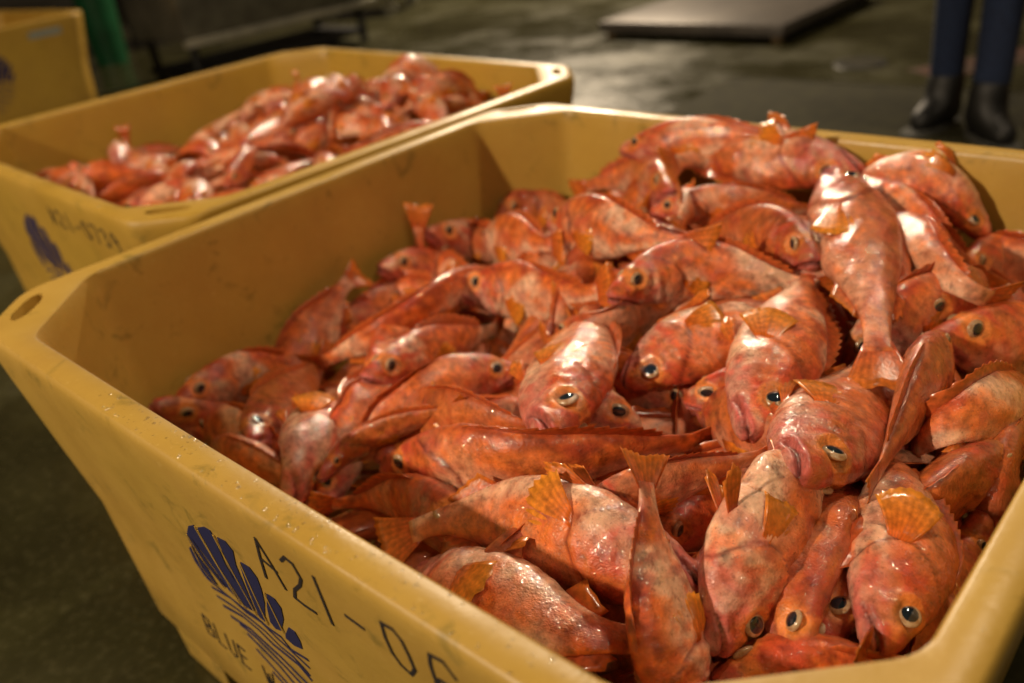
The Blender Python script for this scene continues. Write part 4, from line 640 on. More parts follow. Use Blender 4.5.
    ([(0.628,0.126,0.402),(0.734,0.112,0.451),(0.814,0.107,0.48),(0.87,0.118,0.489),(0.91,0.147,0.477),(0.94,0.19,0.445)], [0.65,-0.75,-0.05], 1.15, 1, 1792, -0.5, {'flare': 0.4, 'mouth': 0.24}, 'large pale pink fish with bright orange fin along the front rim', 'n137'),
    ([(1.033,0.199,0.475),(1.013,0.22,0.481),(0.996,0.246,0.487),(0.984,0.28,0.495),(0.981,0.317,0.503),(0.978,0.356,0.512),(0.971,0.474,0.477)], [0.84,-0.43,0.33], 0.95, 1, 1805, 1.1, {'mouth': 0.1}, 'brown-streaked fish lying upright between the purple-headed and orange-finned fish', 'n138'),
    ([(0.775,0.207,0.502),(0.801,0.25,0.505),(0.83,0.291,0.511),(0.861,0.329,0.518),(0.897,0.361,0.529),(0.935,0.388,0.542)], [0.12,0.03,0.99], 0.75, 2, 1818, 0.8, {'mouth': 0.34}, 'fish whose orange tail crosses under the big-eyed red fish', 'n139'),
    ([(0.348,0.315,0.451),(0.306,0.384,0.443),(0.267,0.456,0.439),(0.231,0.531,0.44),(0.208,0.604,0.444),(0.194,0.675,0.453)], [-0.34,-0.56,0.76], 1, 2, 1831, -0.5, {'flare': 0.3, 'mouth': 0.04}, 'pinkish fish with white streak slanting up by the left slope', 'n140'),
    ([(0.203,0.715,0.438),(0.255,0.574,0.467),(0.269,0.479,0.472),(0.244,0.419,0.455),(0.168,0.391,0.416),(0.061,0.375,0.358)], [0.17,-0.03,0.98], 0.75, 2, 1844, -0.5, {'mouth': 0.34}, 'slender white striped tail pointing to the left wall', 'n141'),
    ([(0.346,0.305,0.476),(0.344,0.361,0.459),(0.337,0.425,0.444),(0.329,0.493,0.429),(0.327,0.562,0.416),(0.328,0.634,0.403)], [-0.09,0.26,0.96], 1, 2, 1857, -0.5, {'flare': 0.6, 'mouth': 0.16}, 'pink fish with upright orange fin left of the front-facing fish', 'n142'),
    ([(0.258,0.562,0.474),(0.291,0.607,0.468),(0.354,0.619,0.474),(0.441,0.597,0.491),(0.515,0.587,0.52),(0.593,0.561,0.56)], [-0.12,0.3,0.95], 1, 2, 1870, -0.5, {'mouth': 0.01}, 'plump pink fish with an orange patch behind its head, upper left of centre', 'n143'),
    ([(0.741,1.005,0.595),(0.677,1.006,0.6),(0.609,1.006,0.603),(0.537,1.006,0.606),(0.469,0.992,0.592),(0.461,0.879,0.614)], [0.48,-0.64,-0.6], 1.1, 2, 1883, 0.3, {'mouth': 0.23}, 'shiny orange fish on the crest of the heap, head to the right', 'n144'),
    ([(0.467,0.837,0.549),(0.525,0.851,0.56),(0.576,0.875,0.563),(0.619,0.909,0.559),(0.661,0.948,0.548),(0.705,0.982,0.536),(0.713,0.988,0.529)], [0.0,0.17,0.99], 0.75, 2, 1896, 0.3, {'mouth': 0.03}, 'slim orange fish lying flat just below the crest', 'n145'),
    ([(0.801,0.713,0.579),(0.75,0.754,0.578),(0.698,0.781,0.571),(0.643,0.801,0.558),(0.59,0.81,0.539),(0.527,0.828,0.514)], [-0.13,0.17,0.98], 1, 2, 1909, 1.05, {'mouth': 0.3}, 'fish with a large black eye under the crest, left of the upright pink fish', 'n146'),
    ([(0.789,0.966,0.535),(0.828,0.903,0.55),(0.872,0.834,0.566),(0.916,0.773,0.577),(0.98,0.733,0.57),(1.015,0.794,0.53)], [0.36,0.36,0.86], 0.9, 2, 1922, 0.3, {'mouth': 0.15}, 'orange tail end slanting down to the right wall', 'n147'),
    ([(0.729,1.0,0.583),(0.782,0.959,0.578),(0.828,0.928,0.57),(0.868,0.907,0.557),(0.903,0.902,0.54),(0.934,0.911,0.518),(0.963,0.919,0.477)], [0.56,0.36,0.75], 0.85, 2, 1935, -0.5, {'mouth': 0.16}, 'pink fish slanting down right from the crest, eye beside the upright fish', 'n148'),
    ([(0.681,0.454,0.489),(0.696,0.481,0.506),(0.714,0.509,0.519),(0.734,0.537,0.528),(0.759,0.56,0.533),(0.782,0.59,0.533),(0.847,0.677,0.48)], [0.46,-0.77,-0.44], 1.15, 2, 1948, -0.5, {'mouth': 0.0}, 'rounded fish head with pale-ringed eye right of the front-facing fish', 'n149'),
    ([(0.759,0.462,0.491),(0.786,0.469,0.507),(0.806,0.486,0.513),(0.818,0.518,0.511),(0.825,0.564,0.498),(0.825,0.627,0.477),(0.826,0.695,0.417)], [0.2,0.1,0.98], 0.8, 2, 1961, -0.5, {'mouth': 0.3}, 'small red fish face peeping out below its pale-eyed neighbour', 'n150'),
    ([(0.414,0.163,0.423),(0.407,0.209,0.432),(0.429,0.246,0.447),(0.468,0.273,0.466),(0.52,0.289,0.491),(0.577,0.297,0.521)], [0.14,-0.33,0.93], 0.55, 2, 1974, 1.1, {'mouth': 0.2}, 'thin brown fish tail curving up right at the left slope', 'n151'),
    ([(1.078,0.737,0.415),(1.065,0.619,0.49),(1.052,0.541,0.532),(1.037,0.496,0.539),(1.015,0.493,0.513),(0.981,0.531,0.454)], [-0.23,0.55,0.8], 1, 2, 1987, -0.55, {'mouth': 0.03}, 'fish with purple-red gill cover near the right rim', 'n152'),
    ([(0.462,0.229,0.422),(0.582,0.246,0.467),(0.682,0.264,0.492),(0.742,0.314,0.499),(0.787,0.383,0.488),(0.824,0.476,0.457)], [0.17,-0.02,0.99], 0.95, 2, 2000, 0.3, {'mouth': 0.22}, 'long slim orange fish lying across the centre, eye at the left', 'n153'),
    ([(0.331,0.751,0.543),(0.401,0.719,0.56),(0.472,0.687,0.578),(0.545,0.659,0.592),(0.622,0.643,0.601),(0.698,0.658,0.592)], [-0.09,0.26,0.96], 1, 2, 2013, -0.5, {'mouth': 0.12}, 'pink fish facing left with orange fin, below the crest', 'n154'),
    ([(0.875,0.401,0.521),(0.86,0.454,0.532),(0.843,0.515,0.542),(0.822,0.586,0.549),(0.799,0.671,0.555),(0.77,0.771,0.559)], [0.94,0.34,-0.02], 1.1, 2, 2026, -0.7, {'flare': 0.25, 'mouth': 0.13}, 'pale pink fish lying head down with orange fan fin and round eye', 'n155'),
    ([(0.604,0.531,0.561),(0.627,0.604,0.564),(0.67,0.655,0.564),(0.735,0.67,0.559),(0.792,0.696,0.549),(0.844,0.731,0.535)], [-0.09,0.26,0.96], 0.95, 2, 2039, -0.5, {'mouth': 0.15}, 'pale fish with long orange tail lying across the pink head-down fish', 'n156'),
    ([(0.97,0.309,0.571),(0.951,0.39,0.544),(0.937,0.468,0.526),(0.925,0.543,0.517),(0.911,0.617,0.513),(0.896,0.693,0.515)], [0.97,0.13,-0.21], 1.15, 2, 2052, 0.7, {'mouth': 0.6}, 'red fish face with large eye and frowning mouth, right of centre', 'n157'),
    ([(0.714,0.276,0.537),(0.672,0.339,0.526),(0.631,0.41,0.52),(0.595,0.478,0.517),(0.554,0.548,0.515),(0.514,0.619,0.511)], [0.95,0.18,0.24], 1.2, 2, 2065, 0.09, {'mouth': 0.5}, 'front-facing fish with wide frowning mouth at the centre of the heap', 'n158'),
    ([(0.943,0.205,0.496),(0.881,0.197,0.504),(0.805,0.199,0.501),(0.715,0.197,0.486),(0.632,0.168,0.458),(0.569,0.119,0.419)], [0.46,-0.63,-0.62], 1.05, 2, 2078, 0.3, {'mouth': 0.27}, 'big orange fish lying along the front rim, tail at the left', 'n159'),
    ([(0.966,0.173,0.472),(0.963,0.197,0.491),(0.96,0.224,0.509),(0.957,0.254,0.525),(0.957,0.287,0.538),(0.956,0.325,0.55),(0.952,0.449,0.523)], [0.47,0.7,-0.54], 1.1, 2, 2091, -0.8, {'pel': 0.9, 'mouth': 0.11}, 'pale-bellied fish lying head down with a purple-red face', 'n160'),
    ([(1.074,0.236,0.487),(1.068,0.268,0.496),(1.06,0.305,0.502),(1.051,0.346,0.508),(1.031,0.387,0.512),(1.009,0.435,0.514),(0.975,0.506,0.478)], [0.84,0.53,-0.14], 1.0, 2, 2104, 0.3, {'flare': 0.8, 'mouth': 0.13}, 'orange fish with big raised triangular fin in the bottom right corner', 'n161'),
    ([(0.969,0.68,0.534),(0.986,0.587,0.54),(0.996,0.51,0.543),(1.003,0.446,0.542),(1.009,0.391,0.539),(1.014,0.345,0.533)], [0.03,-0.73,0.68], 0.85, 2, 2117, 1.2, {'mouth': 0.28}, 'dark orange brown fish seen from its spiny back, right of centre', 'n162'),
    ([(0.705,0.986,0.6),(0.785,0.851,0.588),(0.851,0.734,0.581),(0.902,0.645,0.569),(0.937,0.572,0.553),(0.965,0.516,0.532)], [0.9,0.42,0.16], 1.05, 2, 2130, 1.2, {'mouth': 0.14}, 'upright red fish hanging from the crest, tail pointing down', 'n163'),
    ([(0.972,0.114,0.433),(0.952,0.131,0.472),(0.931,0.149,0.51),(0.909,0.169,0.547),(0.889,0.194,0.583),(0.868,0.223,0.619)], [0.04,-0.93,0.35], 1.08, 2, 2143, -0.5, {'mouth': 0.23}, 'long pink orange fish lying upright at the front, forked tail on top', 'n164')]
FAR = [
    ([(-0.953,0.96,0.448),(-0.9,0.975,0.493),(-0.851,0.999,0.516),(-0.807,1.031,0.518),(-0.77,1.072,0.499)], [-0.82,-0.48,0.31], 0.8, 0, 6040, 0.22, {'mouth': 0.34}, "pinkish orange fish, head left, centre, second tub's right half", 'f3'),
    ([(-0.466,1.055,0.521),(-0.509,1.027,0.523),(-0.547,0.992,0.516),(-0.579,0.951,0.501),(-0.604,0.906,0.476)], [-0.25,-0.81,0.53], 0.8, 0, 6222, -0.01, {'mouth': 0.05}, "pinkish orange fish, head right, centre, second tub's right half", 'f17'),
    ([(-0.557,0.978,0.53),(-0.565,0.915,0.506),(-0.582,0.853,0.489),(-0.607,0.793,0.479),(-0.639,0.738,0.476)], [-0.52,-0.81,0.28], 0.8, 0, 6352, 0.51, {'mouth': 0.27}, "orange-red fish, head right, centre, second tub's middle", 'f27'),
    ([(-0.536,0.887,0.506),(-0.507,0.843,0.489),(-0.474,0.802,0.482),(-0.436,0.765,0.485),(-0.393,0.734,0.498)], [0.89,0.45,-0.05], 0.8, 0, 6417, 0.01, {'mouth': 0.04}, "pinkish orange fish, head away, near rim side, second tub's middle", 'f32'),
    ([(-0.566,1.119,0.557),(-0.517,1.165,0.556),(-0.474,1.216,0.541),(-0.435,1.27,0.514),(-0.401,1.328,0.473)], [0.21,0.97,0.13], 0.8, 0, 6612, -0.33, {'mouth': 0.32}, "pale pink fish, head left, centre, second tub's right end", 'f47'),
    ([(-0.651,0.886,0.476),(-0.691,0.835,0.49),(-0.727,0.781,0.493),(-0.759,0.725,0.484),(-0.785,0.665,0.465)], [-0.75,0.3,0.59], 0.8, 0, 6872, 0.45, {'mouth': 0.22}, "orange-red fish belly up, head right, centre, second tub's middle", 'f67'),
    ([(-0.429,1.086,0.551),(-0.485,1.066,0.568),(-0.543,1.053,0.576),(-0.602,1.047,0.576),(-0.662,1.05,0.566)], [0.89,0.45,-0.09], 0.8, 0, 7249, 0.57, {'mouth': 0.18}, "orange-red fish, head right, centre, second tub's right half", 'f96'),
    ([(-0.331,0.68,0.492),(-0.395,0.675,0.51),(-0.459,0.678,0.517),(-0.522,0.691,0.513),(-0.583,0.712,0.497)], [-0.52,0.82,0.23], 0.8, 0, 7509, -0.34, {'mouth': 0.28}, "pale pink fish, head right, near rim side, second tub's left half", 'f116'),
    ([(-0.851,0.39,0.479),(-0.814,0.444,0.489),(-0.785,0.502,0.493),(-0.764,0.564,0.489),(-0.753,0.628,0.478)], [-0.12,-0.65,0.75], 0.8, 0, 7522, 0.23, {'mouth': 0.07}, "pinkish orange fish, head left, centre, second tub's left end", 'f117'),
    ([(-0.564,1.008,0.568),(-0.555,0.944,0.552),(-0.557,0.88,0.535),(-0.569,0.817,0.518),(-0.591,0.756,0.499)], [-0.36,-0.72,0.59], 0.8, 0, 7561, 0.05, {'mouth': 0.12}, "pinkish orange fish, head right, centre, second tub's middle", 'f120'),
    ([(-0.574,0.907,0.568),(-0.57,0.842,0.549),(-0.579,0.778,0.526),(-0.599,0.716,0.498),(-0.63,0.659,0.467)], [-0.08,-0.71,0.7], 0.8, 0, 7574, 0.55, {'mouth': 0.35}, "orange-red fish back up, head right, centre, second tub's middle", 'f121'),
    ([(-0.461,0.989,0.51),(-0.444,1.045,0.54),(-0.437,1.103,0.557),(-0.44,1.161,0.56),(-0.452,1.218,0.55)], [0.54,0.84,-0.08], 0.8, 0, 7704, 0.52, {'mouth': 0.24}, "orange-red fish, head left, near rim side, second tub's right half", 'f131'),
    ([(-0.631,0.729,0.506),(-0.587,0.773,0.545),(-0.547,0.82,0.552),(-0.512,0.871,0.528),(-0.482,0.925,0.474)], [0.86,-0.3,0.42], 0.8, 0, 7717, -0.4, {'mouth': 0.22}, "pale pink fish, head left, centre, second tub's middle", 'f132'),
    ([(-0.46,0.585,0.489),(-0.516,0.57,0.524),(-0.572,0.559,0.531),(-0.629,0.55,0.511),(-0.687,0.545,0.464)], [0.9,0.08,0.43], 0.8, 0, 7782, 0.44, {'mouth': 0.24}, "orange-red fish, head right, centre, second tub's left half", 'f137'),
    ([(-0.368,0.983,0.533),(-0.367,0.932,0.525),(-0.359,0.882,0.519),(-0.343,0.834,0.513),(-0.321,0.789,0.508)], [-0.43,-0.75,0.5], 0.8, 0, 7795, 0.58, {'mouth': 0.1}, "orange-red fish, head right, near rim side, second tub's middle", 'f138'),
    ([(-0.603,0.585,0.528),(-0.616,0.528,0.523),(-0.617,0.47,0.508),(-0.608,0.413,0.483),(-0.588,0.358,0.448)], [0.25,-0.53,0.81], 0.8, 0, 7834, 0.59, {'mouth': 0.34}, "orange-red fish, head right, centre, second tub's left end", 'f141'),
    ([(-0.667,1.047,0.571),(-0.618,1.071,0.582),(-0.566,1.091,0.585),(-0.513,1.106,0.578),(-0.459,1.116,0.564)], [0.6,0.7,-0.39], 0.8, 0, 7860, 0.11, {'mouth': 0.01}, "pinkish orange fish on its side, head left, centre, second tub's right half", 'f143'),
    ([(-0.531,1.322,0.531),(-0.521,1.262,0.572),(-0.517,1.201,0.594),(-0.52,1.14,0.598),(-0.529,1.08,0.584)], [-0.56,0.83,0.05], 0.8, 0, 7964, -0.12, {'mouth': 0.2}, "pinkish orange fish, head right, centre, second tub's right end", 'f151'),
    ([(-1.003,0.973,0.489),(-1.002,0.908,0.494),(-0.994,0.843,0.49),(-0.979,0.78,0.479),(-0.958,0.718,0.459)], [0.89,-0.37,0.28], 0.8, 0, 7977, 0.38, {'mouth': 0.03}, "orange-red fish, head right, far wall side, second tub's middle", 'f152'),
    ([(-0.803,0.844,0.502),(-0.801,0.779,0.501),(-0.8,0.715,0.493),(-0.799,0.651,0.478),(-0.797,0.587,0.455)], [0.62,-0.75,0.23], 0.8, 0, 7990, -0.04, {'mouth': 0.22}, "pinkish orange fish, head right, centre, second tub's left half", 'f153'),
    ([(-0.563,0.95,0.587),(-0.581,0.9,0.555),(-0.609,0.855,0.53),(-0.645,0.816,0.513),(-0.688,0.785,0.503)], [0.52,0.85,0.05], 0.8, 0, 8042, -0.33, {'mouth': 0.11}, "pale pink fish, head right, centre, second tub's middle", 'f157'),
    ([(-0.607,1.018,0.585),(-0.608,1.07,0.606),(-0.618,1.122,0.607),(-0.638,1.17,0.586),(-0.666,1.214,0.543)], [-0.16,0.43,0.89], 0.8, 0, 8094, 0.36, {'mouth': 0.13}, "orange-red fish, head left, centre, second tub's right half", 'f161'),
    ([(-0.731,0.842,0.513),(-0.71,0.786,0.507),(-0.701,0.727,0.5),(-0.703,0.668,0.491),(-0.718,0.61,0.48)], [0.55,-0.83,-0.01], 0.8, 0, 8107, -0.03, {'mouth': 0.28}, "pinkish orange fish back up, head right, centre, second tub's left half", 'f162'),
    ([(-0.286,1.208,0.54),(-0.35,1.189,0.562),(-0.416,1.178,0.577),(-0.483,1.175,0.586),(-0.55,1.179,0.588)], [-0.25,0.42,0.87], 0.8, 0, 8237, 0.47, {'mouth': 0.28}, "orange-red fish, head right, near rim side, second tub's right end", 'f172'),
    ([(-0.532,0.76,0.477),(-0.524,0.699,0.512),(-0.518,0.638,0.526),(-0.515,0.577,0.521),(-0.515,0.516,0.494)], [0.52,0.83,0.19], 0.8, 0, 8276, -0.27, {'mouth': 0.14}, "pale pink fish, head right, centre, second tub's left half", 'f175'),
    ([(-0.473,0.799,0.524),(-0.469,0.854,0.502),(-0.456,0.908,0.497),(-0.435,0.959,0.509),(-0.405,1.005,0.536)], [-1.0,0.05,0.04], 0.8, 0, 8380, -0.36, {'mouth': 0.27}, "pale pink fish, head left, near rim side, second tub's middle", 'f183'),
    ([(-0.611,0.949,0.559),(-0.557,0.978,0.56),(-0.498,0.996,0.557),(-0.437,1.002,0.55),(-0.375,0.995,0.539)], [-0.84,0.19,0.51], 0.8, 0, 8393, -0.3, {'mouth': 0.03}, "pale pink fish, head left, centre, second tub's right half", 'f184'),
    ([(-1.0,0.747,0.468),(-0.943,0.772,0.488),(-0.881,0.784,0.503),(-0.818,0.781,0.511),(-0.757,0.765,0.514)], [0.94,-0.3,0.15], 0.8, 0, 8406, -0.57, {'mouth': 0.19}, "pale pink fish, head left, far wall side, second tub's middle", 'f185'),
    ([(-0.409,0.629,0.511),(-0.366,0.661,0.522),(-0.328,0.699,0.522),(-0.296,0.742,0.509),(-0.272,0.79,0.485)], [-0.44,-0.02,0.9], 0.8, 0, 8432, -0.43, {'mouth': 0.15}, "pale pink fish, head left, near rim side, second tub's left half", 'f187'),
    ([(-0.423,0.814,0.522),(-0.437,0.765,0.52),(-0.452,0.716,0.522),(-0.469,0.668,0.527),(-0.487,0.62,0.537)], [0.62,0.78,0.1], 0.8, 0, 8445, 0.01, {'mouth': 0.22}, "pinkish orange fish, head right, near rim side, second tub's left half", 'f188'),
    ([(-0.614,0.59,0.532),(-0.623,0.525,0.551),(-0.647,0.463,0.542),(-0.682,0.407,0.507),(-0.729,0.36,0.443)], [0.14,-0.8,0.59], 0.8, 0, 8510, 0.26, {'mouth': 0.15}, "orange-red fish back up, head right, centre, second tub's left end", 'f193'),
    ([(-0.867,0.408,0.482),(-0.828,0.462,0.526),(-0.789,0.517,0.54),(-0.75,0.572,0.526),(-0.713,0.628,0.483)], [0.06,-0.33,0.94], 0.8, 0, 8523, -0.51, {'mouth': 0.28}, "pale pink fish, head left, centre, second tub's left end", 'f194'),
    ([(-0.625,0.916,0.523),(-0.662,0.861,0.529),(-0.694,0.804,0.53),(-0.721,0.744,0.526),(-0.744,0.682,0.517)], [0.01,0.96,0.29], 0.8, 0, 8549, -0.25, {'mouth': 0.18}, "pale pink fish belly up, head right, centre, second tub's middle", 'f196'),
    ([(-0.716,1.075,0.581),(-0.757,1.027,0.568),(-0.807,0.987,0.549),(-0.863,0.959,0.524),(-0.925,0.942,0.494)], [0.28,0.89,0.36], 0.8, 0, 8575, 0.07, {'mouth': 0.12}, "pinkish orange fish on its side, head right, centre, second tub's right half", 'f198'),
    ([(-0.434,1.158,0.58),(-0.468,1.205,0.604),(-0.504,1.25,0.602),(-0.542,1.293,0.574),(-0.583,1.334,0.52)], [-0.79,-0.53,0.3], 0.8, 0, 8588, 0.41, {'mouth': 0.14}, "orange-red fish, head left, centre, second tub's right end", 'f199'),
    ([(-0.56,0.673,0.522),(-0.585,0.719,0.535),(-0.614,0.761,0.544),(-0.649,0.8,0.548),(-0.688,0.834,0.548)], [0.29,0.57,0.77], 0.8, 0, 8666, -0.31, {'mouth': 0.18}, "pale pink fish, head forward, centre, second tub's middle", 'f205'),
    ([(-1.068,0.547,0.499),(-1.016,0.568,0.505),(-0.964,0.586,0.504),(-0.91,0.601,0.497),(-0.855,0.613,0.484)], [-0.78,-0.14,0.61], 0.8, 0, 8692, -0.57, {'mouth': 0.12}, "pale pink fish, head left, far wall side, second tub's left half", 'f207'),
    ([(-1.137,0.642,0.448),(-1.123,0.704,0.47),(-1.11,0.766,0.48),(-1.099,0.828,0.477),(-1.09,0.89,0.461)], [0.17,0.86,0.48], 0.8, 0, 8705, 0.13, {'mouth': 0.28}, "pinkish orange fish, head left, far wall side, second tub's middle", 'f208'),
    ([(-0.336,0.937,0.546),(-0.363,0.997,0.548),(-0.391,1.058,0.559),(-0.42,1.117,0.578),(-0.452,1.175,0.605)], [-0.84,0.5,0.24], 0.8, 0, 8718, 0.13, {'mouth': 0.14}, "pinkish orange fish, head forward, near rim side, second tub's right half", 'f209'),
    ([(-0.913,0.766,0.519),(-0.852,0.793,0.519),(-0.791,0.82,0.522),(-0.731,0.848,0.528),(-0.67,0.876,0.537)], [-0.26,-0.96,-0.13], 0.8, 0, 8731, 0.07, {'mouth': 0.29}, "pinkish orange fish, head left, centre, second tub's middle", 'f210'),
    ([(-0.575,1.214,0.58),(-0.538,1.169,0.588),(-0.495,1.13,0.589),(-0.446,1.098,0.584),(-0.393,1.075,0.572)], [0.23,0.97,-0.1], 0.8, 0, 8744, 0.5, {'mouth': 0.23}, "orange-red fish, head away, centre, second tub's right half", 'f211'),
    ([(-0.264,0.762,0.504),(-0.32,0.79,0.524),(-0.376,0.818,0.534),(-0.432,0.845,0.535),(-0.488,0.873,0.525)], [-0.74,0.67,0.06], 0.8, 0, 8757, -0.06, {'mouth': 0.25}, "pinkish orange fish, head forward, near rim side, second tub's middle", 'f212'),
    ([(-0.869,0.488,0.518),(-0.81,0.459,0.533),(-0.749,0.433,0.531),(-0.686,0.411,0.513),(-0.622,0.393,0.477)], [0.79,-0.44,-0.43], 0.8, 0, 8783, -0.06, {'mouth': 0.14}, "pinkish orange fish, head away, centre, second tub's left end", 'f214'),
    ([(-0.567,1.272,0.584),(-0.612,1.243,0.57),(-0.658,1.218,0.568),(-0.707,1.197,0.578),(-0.758,1.18,0.6)], [0.65,0.54,0.54], 0.8, 0, 8796, -0.01, {'mouth': 0.26}, "pinkish orange fish on its side, head right, centre, second tub's right end", 'f215'),
    ([(-0.988,1.125,0.509),(-0.927,1.135,0.544),(-0.867,1.154,0.57),(-0.811,1.181,0.586),(-0.76,1.217,0.591)], [0.34,0.43,-0.84], 0.8, 0, 8809, -0.33, {'mouth': 0.34}, "pale pink fish, head left, far wall side, second tub's right half", 'f216'),
    ([(-0.516,0.579,0.544),(-0.458,0.548,0.551),(-0.406,0.506,0.545),(-0.363,0.455,0.525),(-0.331,0.397,0.492)], [-0.36,-0.84,0.4], 0.8, 0, 8822, -0.41, {'mouth': 0.21}, "pale pink fish, head away, near rim side, second tub's left end", 'f217'),
    ([(-0.312,1.254,0.553),(-0.33,1.19,0.575),(-0.358,1.13,0.584),(-0.394,1.075,0.578),(-0.44,1.027,0.558)], [0.92,-0.14,0.37], 0.8, 0, 8848, -0.24, {'mouth': 0.32}, "pale pink fish, head right, near rim side, second tub's right half", 'f219'),
    ([(-0.185,0.675,0.489),(-0.232,0.722,0.494),(-0.274,0.775,0.505),(-0.31,0.831,0.521),(-0.341,0.891,0.544)], [0.11,0.94,0.32], 0.8, 0, 8861, -0.03, {'mouth': 0.19}, "pinkish orange fish belly up, head forward, near rim side, second tub's middle", 'f220'),
    ([(-0.887,0.746,0.508),(-0.898,0.797,0.508),(-0.899,0.85,0.507),(-0.892,0.902,0.504),(-0.875,0.951,0.501)], [0.78,0.56,-0.27], 0.8, 0, 8874, -0.26, {'mouth': 0.26}, "pale pink fish on its side, head left, far wall side, second tub's middle", 'f221'),
    ([(-0.471,0.797,0.515),(-0.505,0.756,0.535),(-0.542,0.718,0.537),(-0.583,0.683,0.522),(-0.626,0.651,0.49)], [0.38,-0.32,0.87], 0.8, 0, 8887, -0.59, {'mouth': 0.2}, "pale pink fish back up, head right, centre, second tub's left half", 'f222'),
    ([(-0.374,1.133,0.599),(-0.41,1.175,0.607),(-0.438,1.223,0.591),(-0.456,1.276,0.549),(-0.464,1.33,0.482)], [0.74,0.58,0.35], 0.8, 0, 8900, -0.54, {'mouth': 0.04}, "pale pink fish, head left, near rim side, second tub's right end", 'f223'),
    ([(-0.774,1.0,0.589),(-0.838,1.004,0.568),(-0.901,0.993,0.545),(-0.96,0.97,0.522),(-1.013,0.934,0.497)], [0.99,0.15,-0.0], 0.8, 0, 8926, 0.4, {'mouth': 0.08}, "orange-red fish, head right, far wall side, second tub's right half", 'f225'),
    ([(-0.656,0.579,0.52),(-0.627,0.623,0.522),(-0.596,0.665,0.53),(-0.562,0.705,0.546),(-0.526,0.743,0.568)], [-0.34,0.92,-0.2], 0.8, 0, 8939, -0.05, {'mouth': 0.06}, "pinkish orange fish, head left, centre, second tub's left half", 'f226'),
    ([(-0.928,0.905,0.491),(-0.866,0.89,0.52),(-0.803,0.877,0.539),(-0.739,0.867,0.549),(-0.675,0.86,0.55)], [-0.38,-0.37,-0.85], 0.8, 0, 8965, -0.11, {'mouth': 0.09}, "pinkish orange fish belly up, head left, centre, second tub's middle", 'f228'),
    ([(-0.387,0.636,0.529),(-0.393,0.693,0.535),(-0.397,0.75,0.538),(-0.398,0.807,0.538),(-0.397,0.864,0.535)], [0.7,0.67,0.24], 0.8, 0, 8978, 0.05, {'mouth': 0.34}, "pinkish orange fish, head left, near rim side, second tub's middle", 'f229'),
    ([(-1.027,0.654,0.503),(-1.067,0.624,0.499),(-1.109,0.596,0.486),(-1.154,0.572,0.462),(-1.199,0.55,0.43)], [-0.02,-0.86,0.52], 0.8, 0, 8991, 0.48, {'mouth': 0.09}, "orange-red fish, head right, far wall side, second tub's left half", 'f230'),
    ([(-0.65,0.658,0.519),(-0.619,0.616,0.551),(-0.584,0.577,0.559),(-0.546,0.542,0.545),(-0.504,0.51,0.508)], [0.52,0.82,0.26], 0.8, 0, 9004, -0.22, {'mouth': 0.21}, "pale pink fish, head away, centre, second tub's left half", 'f231'),
    ([(-0.994,0.785,0.473),(-1.004,0.719,0.49),(-1.01,0.653,0.502),(-1.012,0.586,0.511),(-1.011,0.52,0.516)], [0.6,0.77,-0.22], 0.8, 0, 9017, -0.5, {'mouth': 0.18}, "pale pink fish, head right, far wall side, second tub's left half", 'f232'),
    ([(-1.14,0.445,0.463),(-1.081,0.465,0.509),(-1.025,0.49,0.527),(-0.971,0.52,0.519),(-0.92,0.555,0.483)], [0.56,-0.69,0.46], 0.8, 0, 9030, 0.21, {'mouth': 0.19}, "pinkish orange fish, head left, far wall side, second tub's left end", 'f233'),
    ([(-0.725,0.938,0.528),(-0.692,0.977,0.578),(-0.657,1.014,0.61),(-0.619,1.049,0.624),(-0.579,1.08,0.621)], [-0.16,-0.55,-0.82], 0.8, 0, 9043, 0.49, {'mouth': 0.03}, "orange-red fish on its side, head left, centre, second tub's right half", 'f234'),
    ([(-0.913,0.366,0.449),(-0.888,0.419,0.505),(-0.86,0.47,0.528),(-0.826,0.519,0.519),(-0.789,0.564,0.477)], [0.99,-0.07,0.1], 0.8, 0, 9056, 0.03, {'mouth': 0.02}, "pinkish orange fish back up, head left, centre, second tub's left end", 'f235'),
    ([(-0.358,0.467,0.538),(-0.323,0.507,0.544),(-0.289,0.547,0.546),(-0.256,0.587,0.544),(-0.223,0.629,0.54)], [-0.6,0.1,0.79], 0.8, 0, 9082, 0.58, {'mouth': 0.25}, "orange-red fish, head left, near rim side, second tub's left half", 'f237'),
    ([(-0.464,0.574,0.559),(-0.491,0.521,0.547),(-0.517,0.466,0.525),(-0.54,0.411,0.493),(-0.562,0.354,0.451)], [0.17,0.54,0.83], 0.8, 0, 9095, -0.23, {'mouth': 0.34}, "pale pink fish, head right, centre, second tub's left end", 'f238'),
    ([(-0.815,1.314,0.542),(-0.762,1.283,0.562),(-0.707,1.253,0.572),(-0.653,1.224,0.574),(-0.598,1.196,0.567)], [0.51,0.63,0.59], 0.8, 0, 9108, 0.48, {'mouth': 0.14}, "orange-red fish on its side, head left, centre, second tub's right end", 'f239'),
    ([(-0.183,0.417,0.433),(-0.246,0.423,0.492),(-0.307,0.441,0.534),(-0.364,0.469,0.558),(-0.416,0.508,0.566)], [-0.93,-0.36,-0.1], 0.8, 0, 9121, -0.6, {'mouth': 0.16}, "pale pink fish, head forward, near rim side, second tub's left end", 'f240'),
    ([(-0.931,0.367,0.462),(-0.952,0.431,0.506),(-0.967,0.496,0.527),(-0.975,0.563,0.522),(-0.977,0.63,0.493)], [-0.45,-0.8,0.4], 0.8, 0, 9147, -0.55, {'mouth': 0.32}, "pale pink fish, head left, far wall side, second tub's left end", 'f242'),
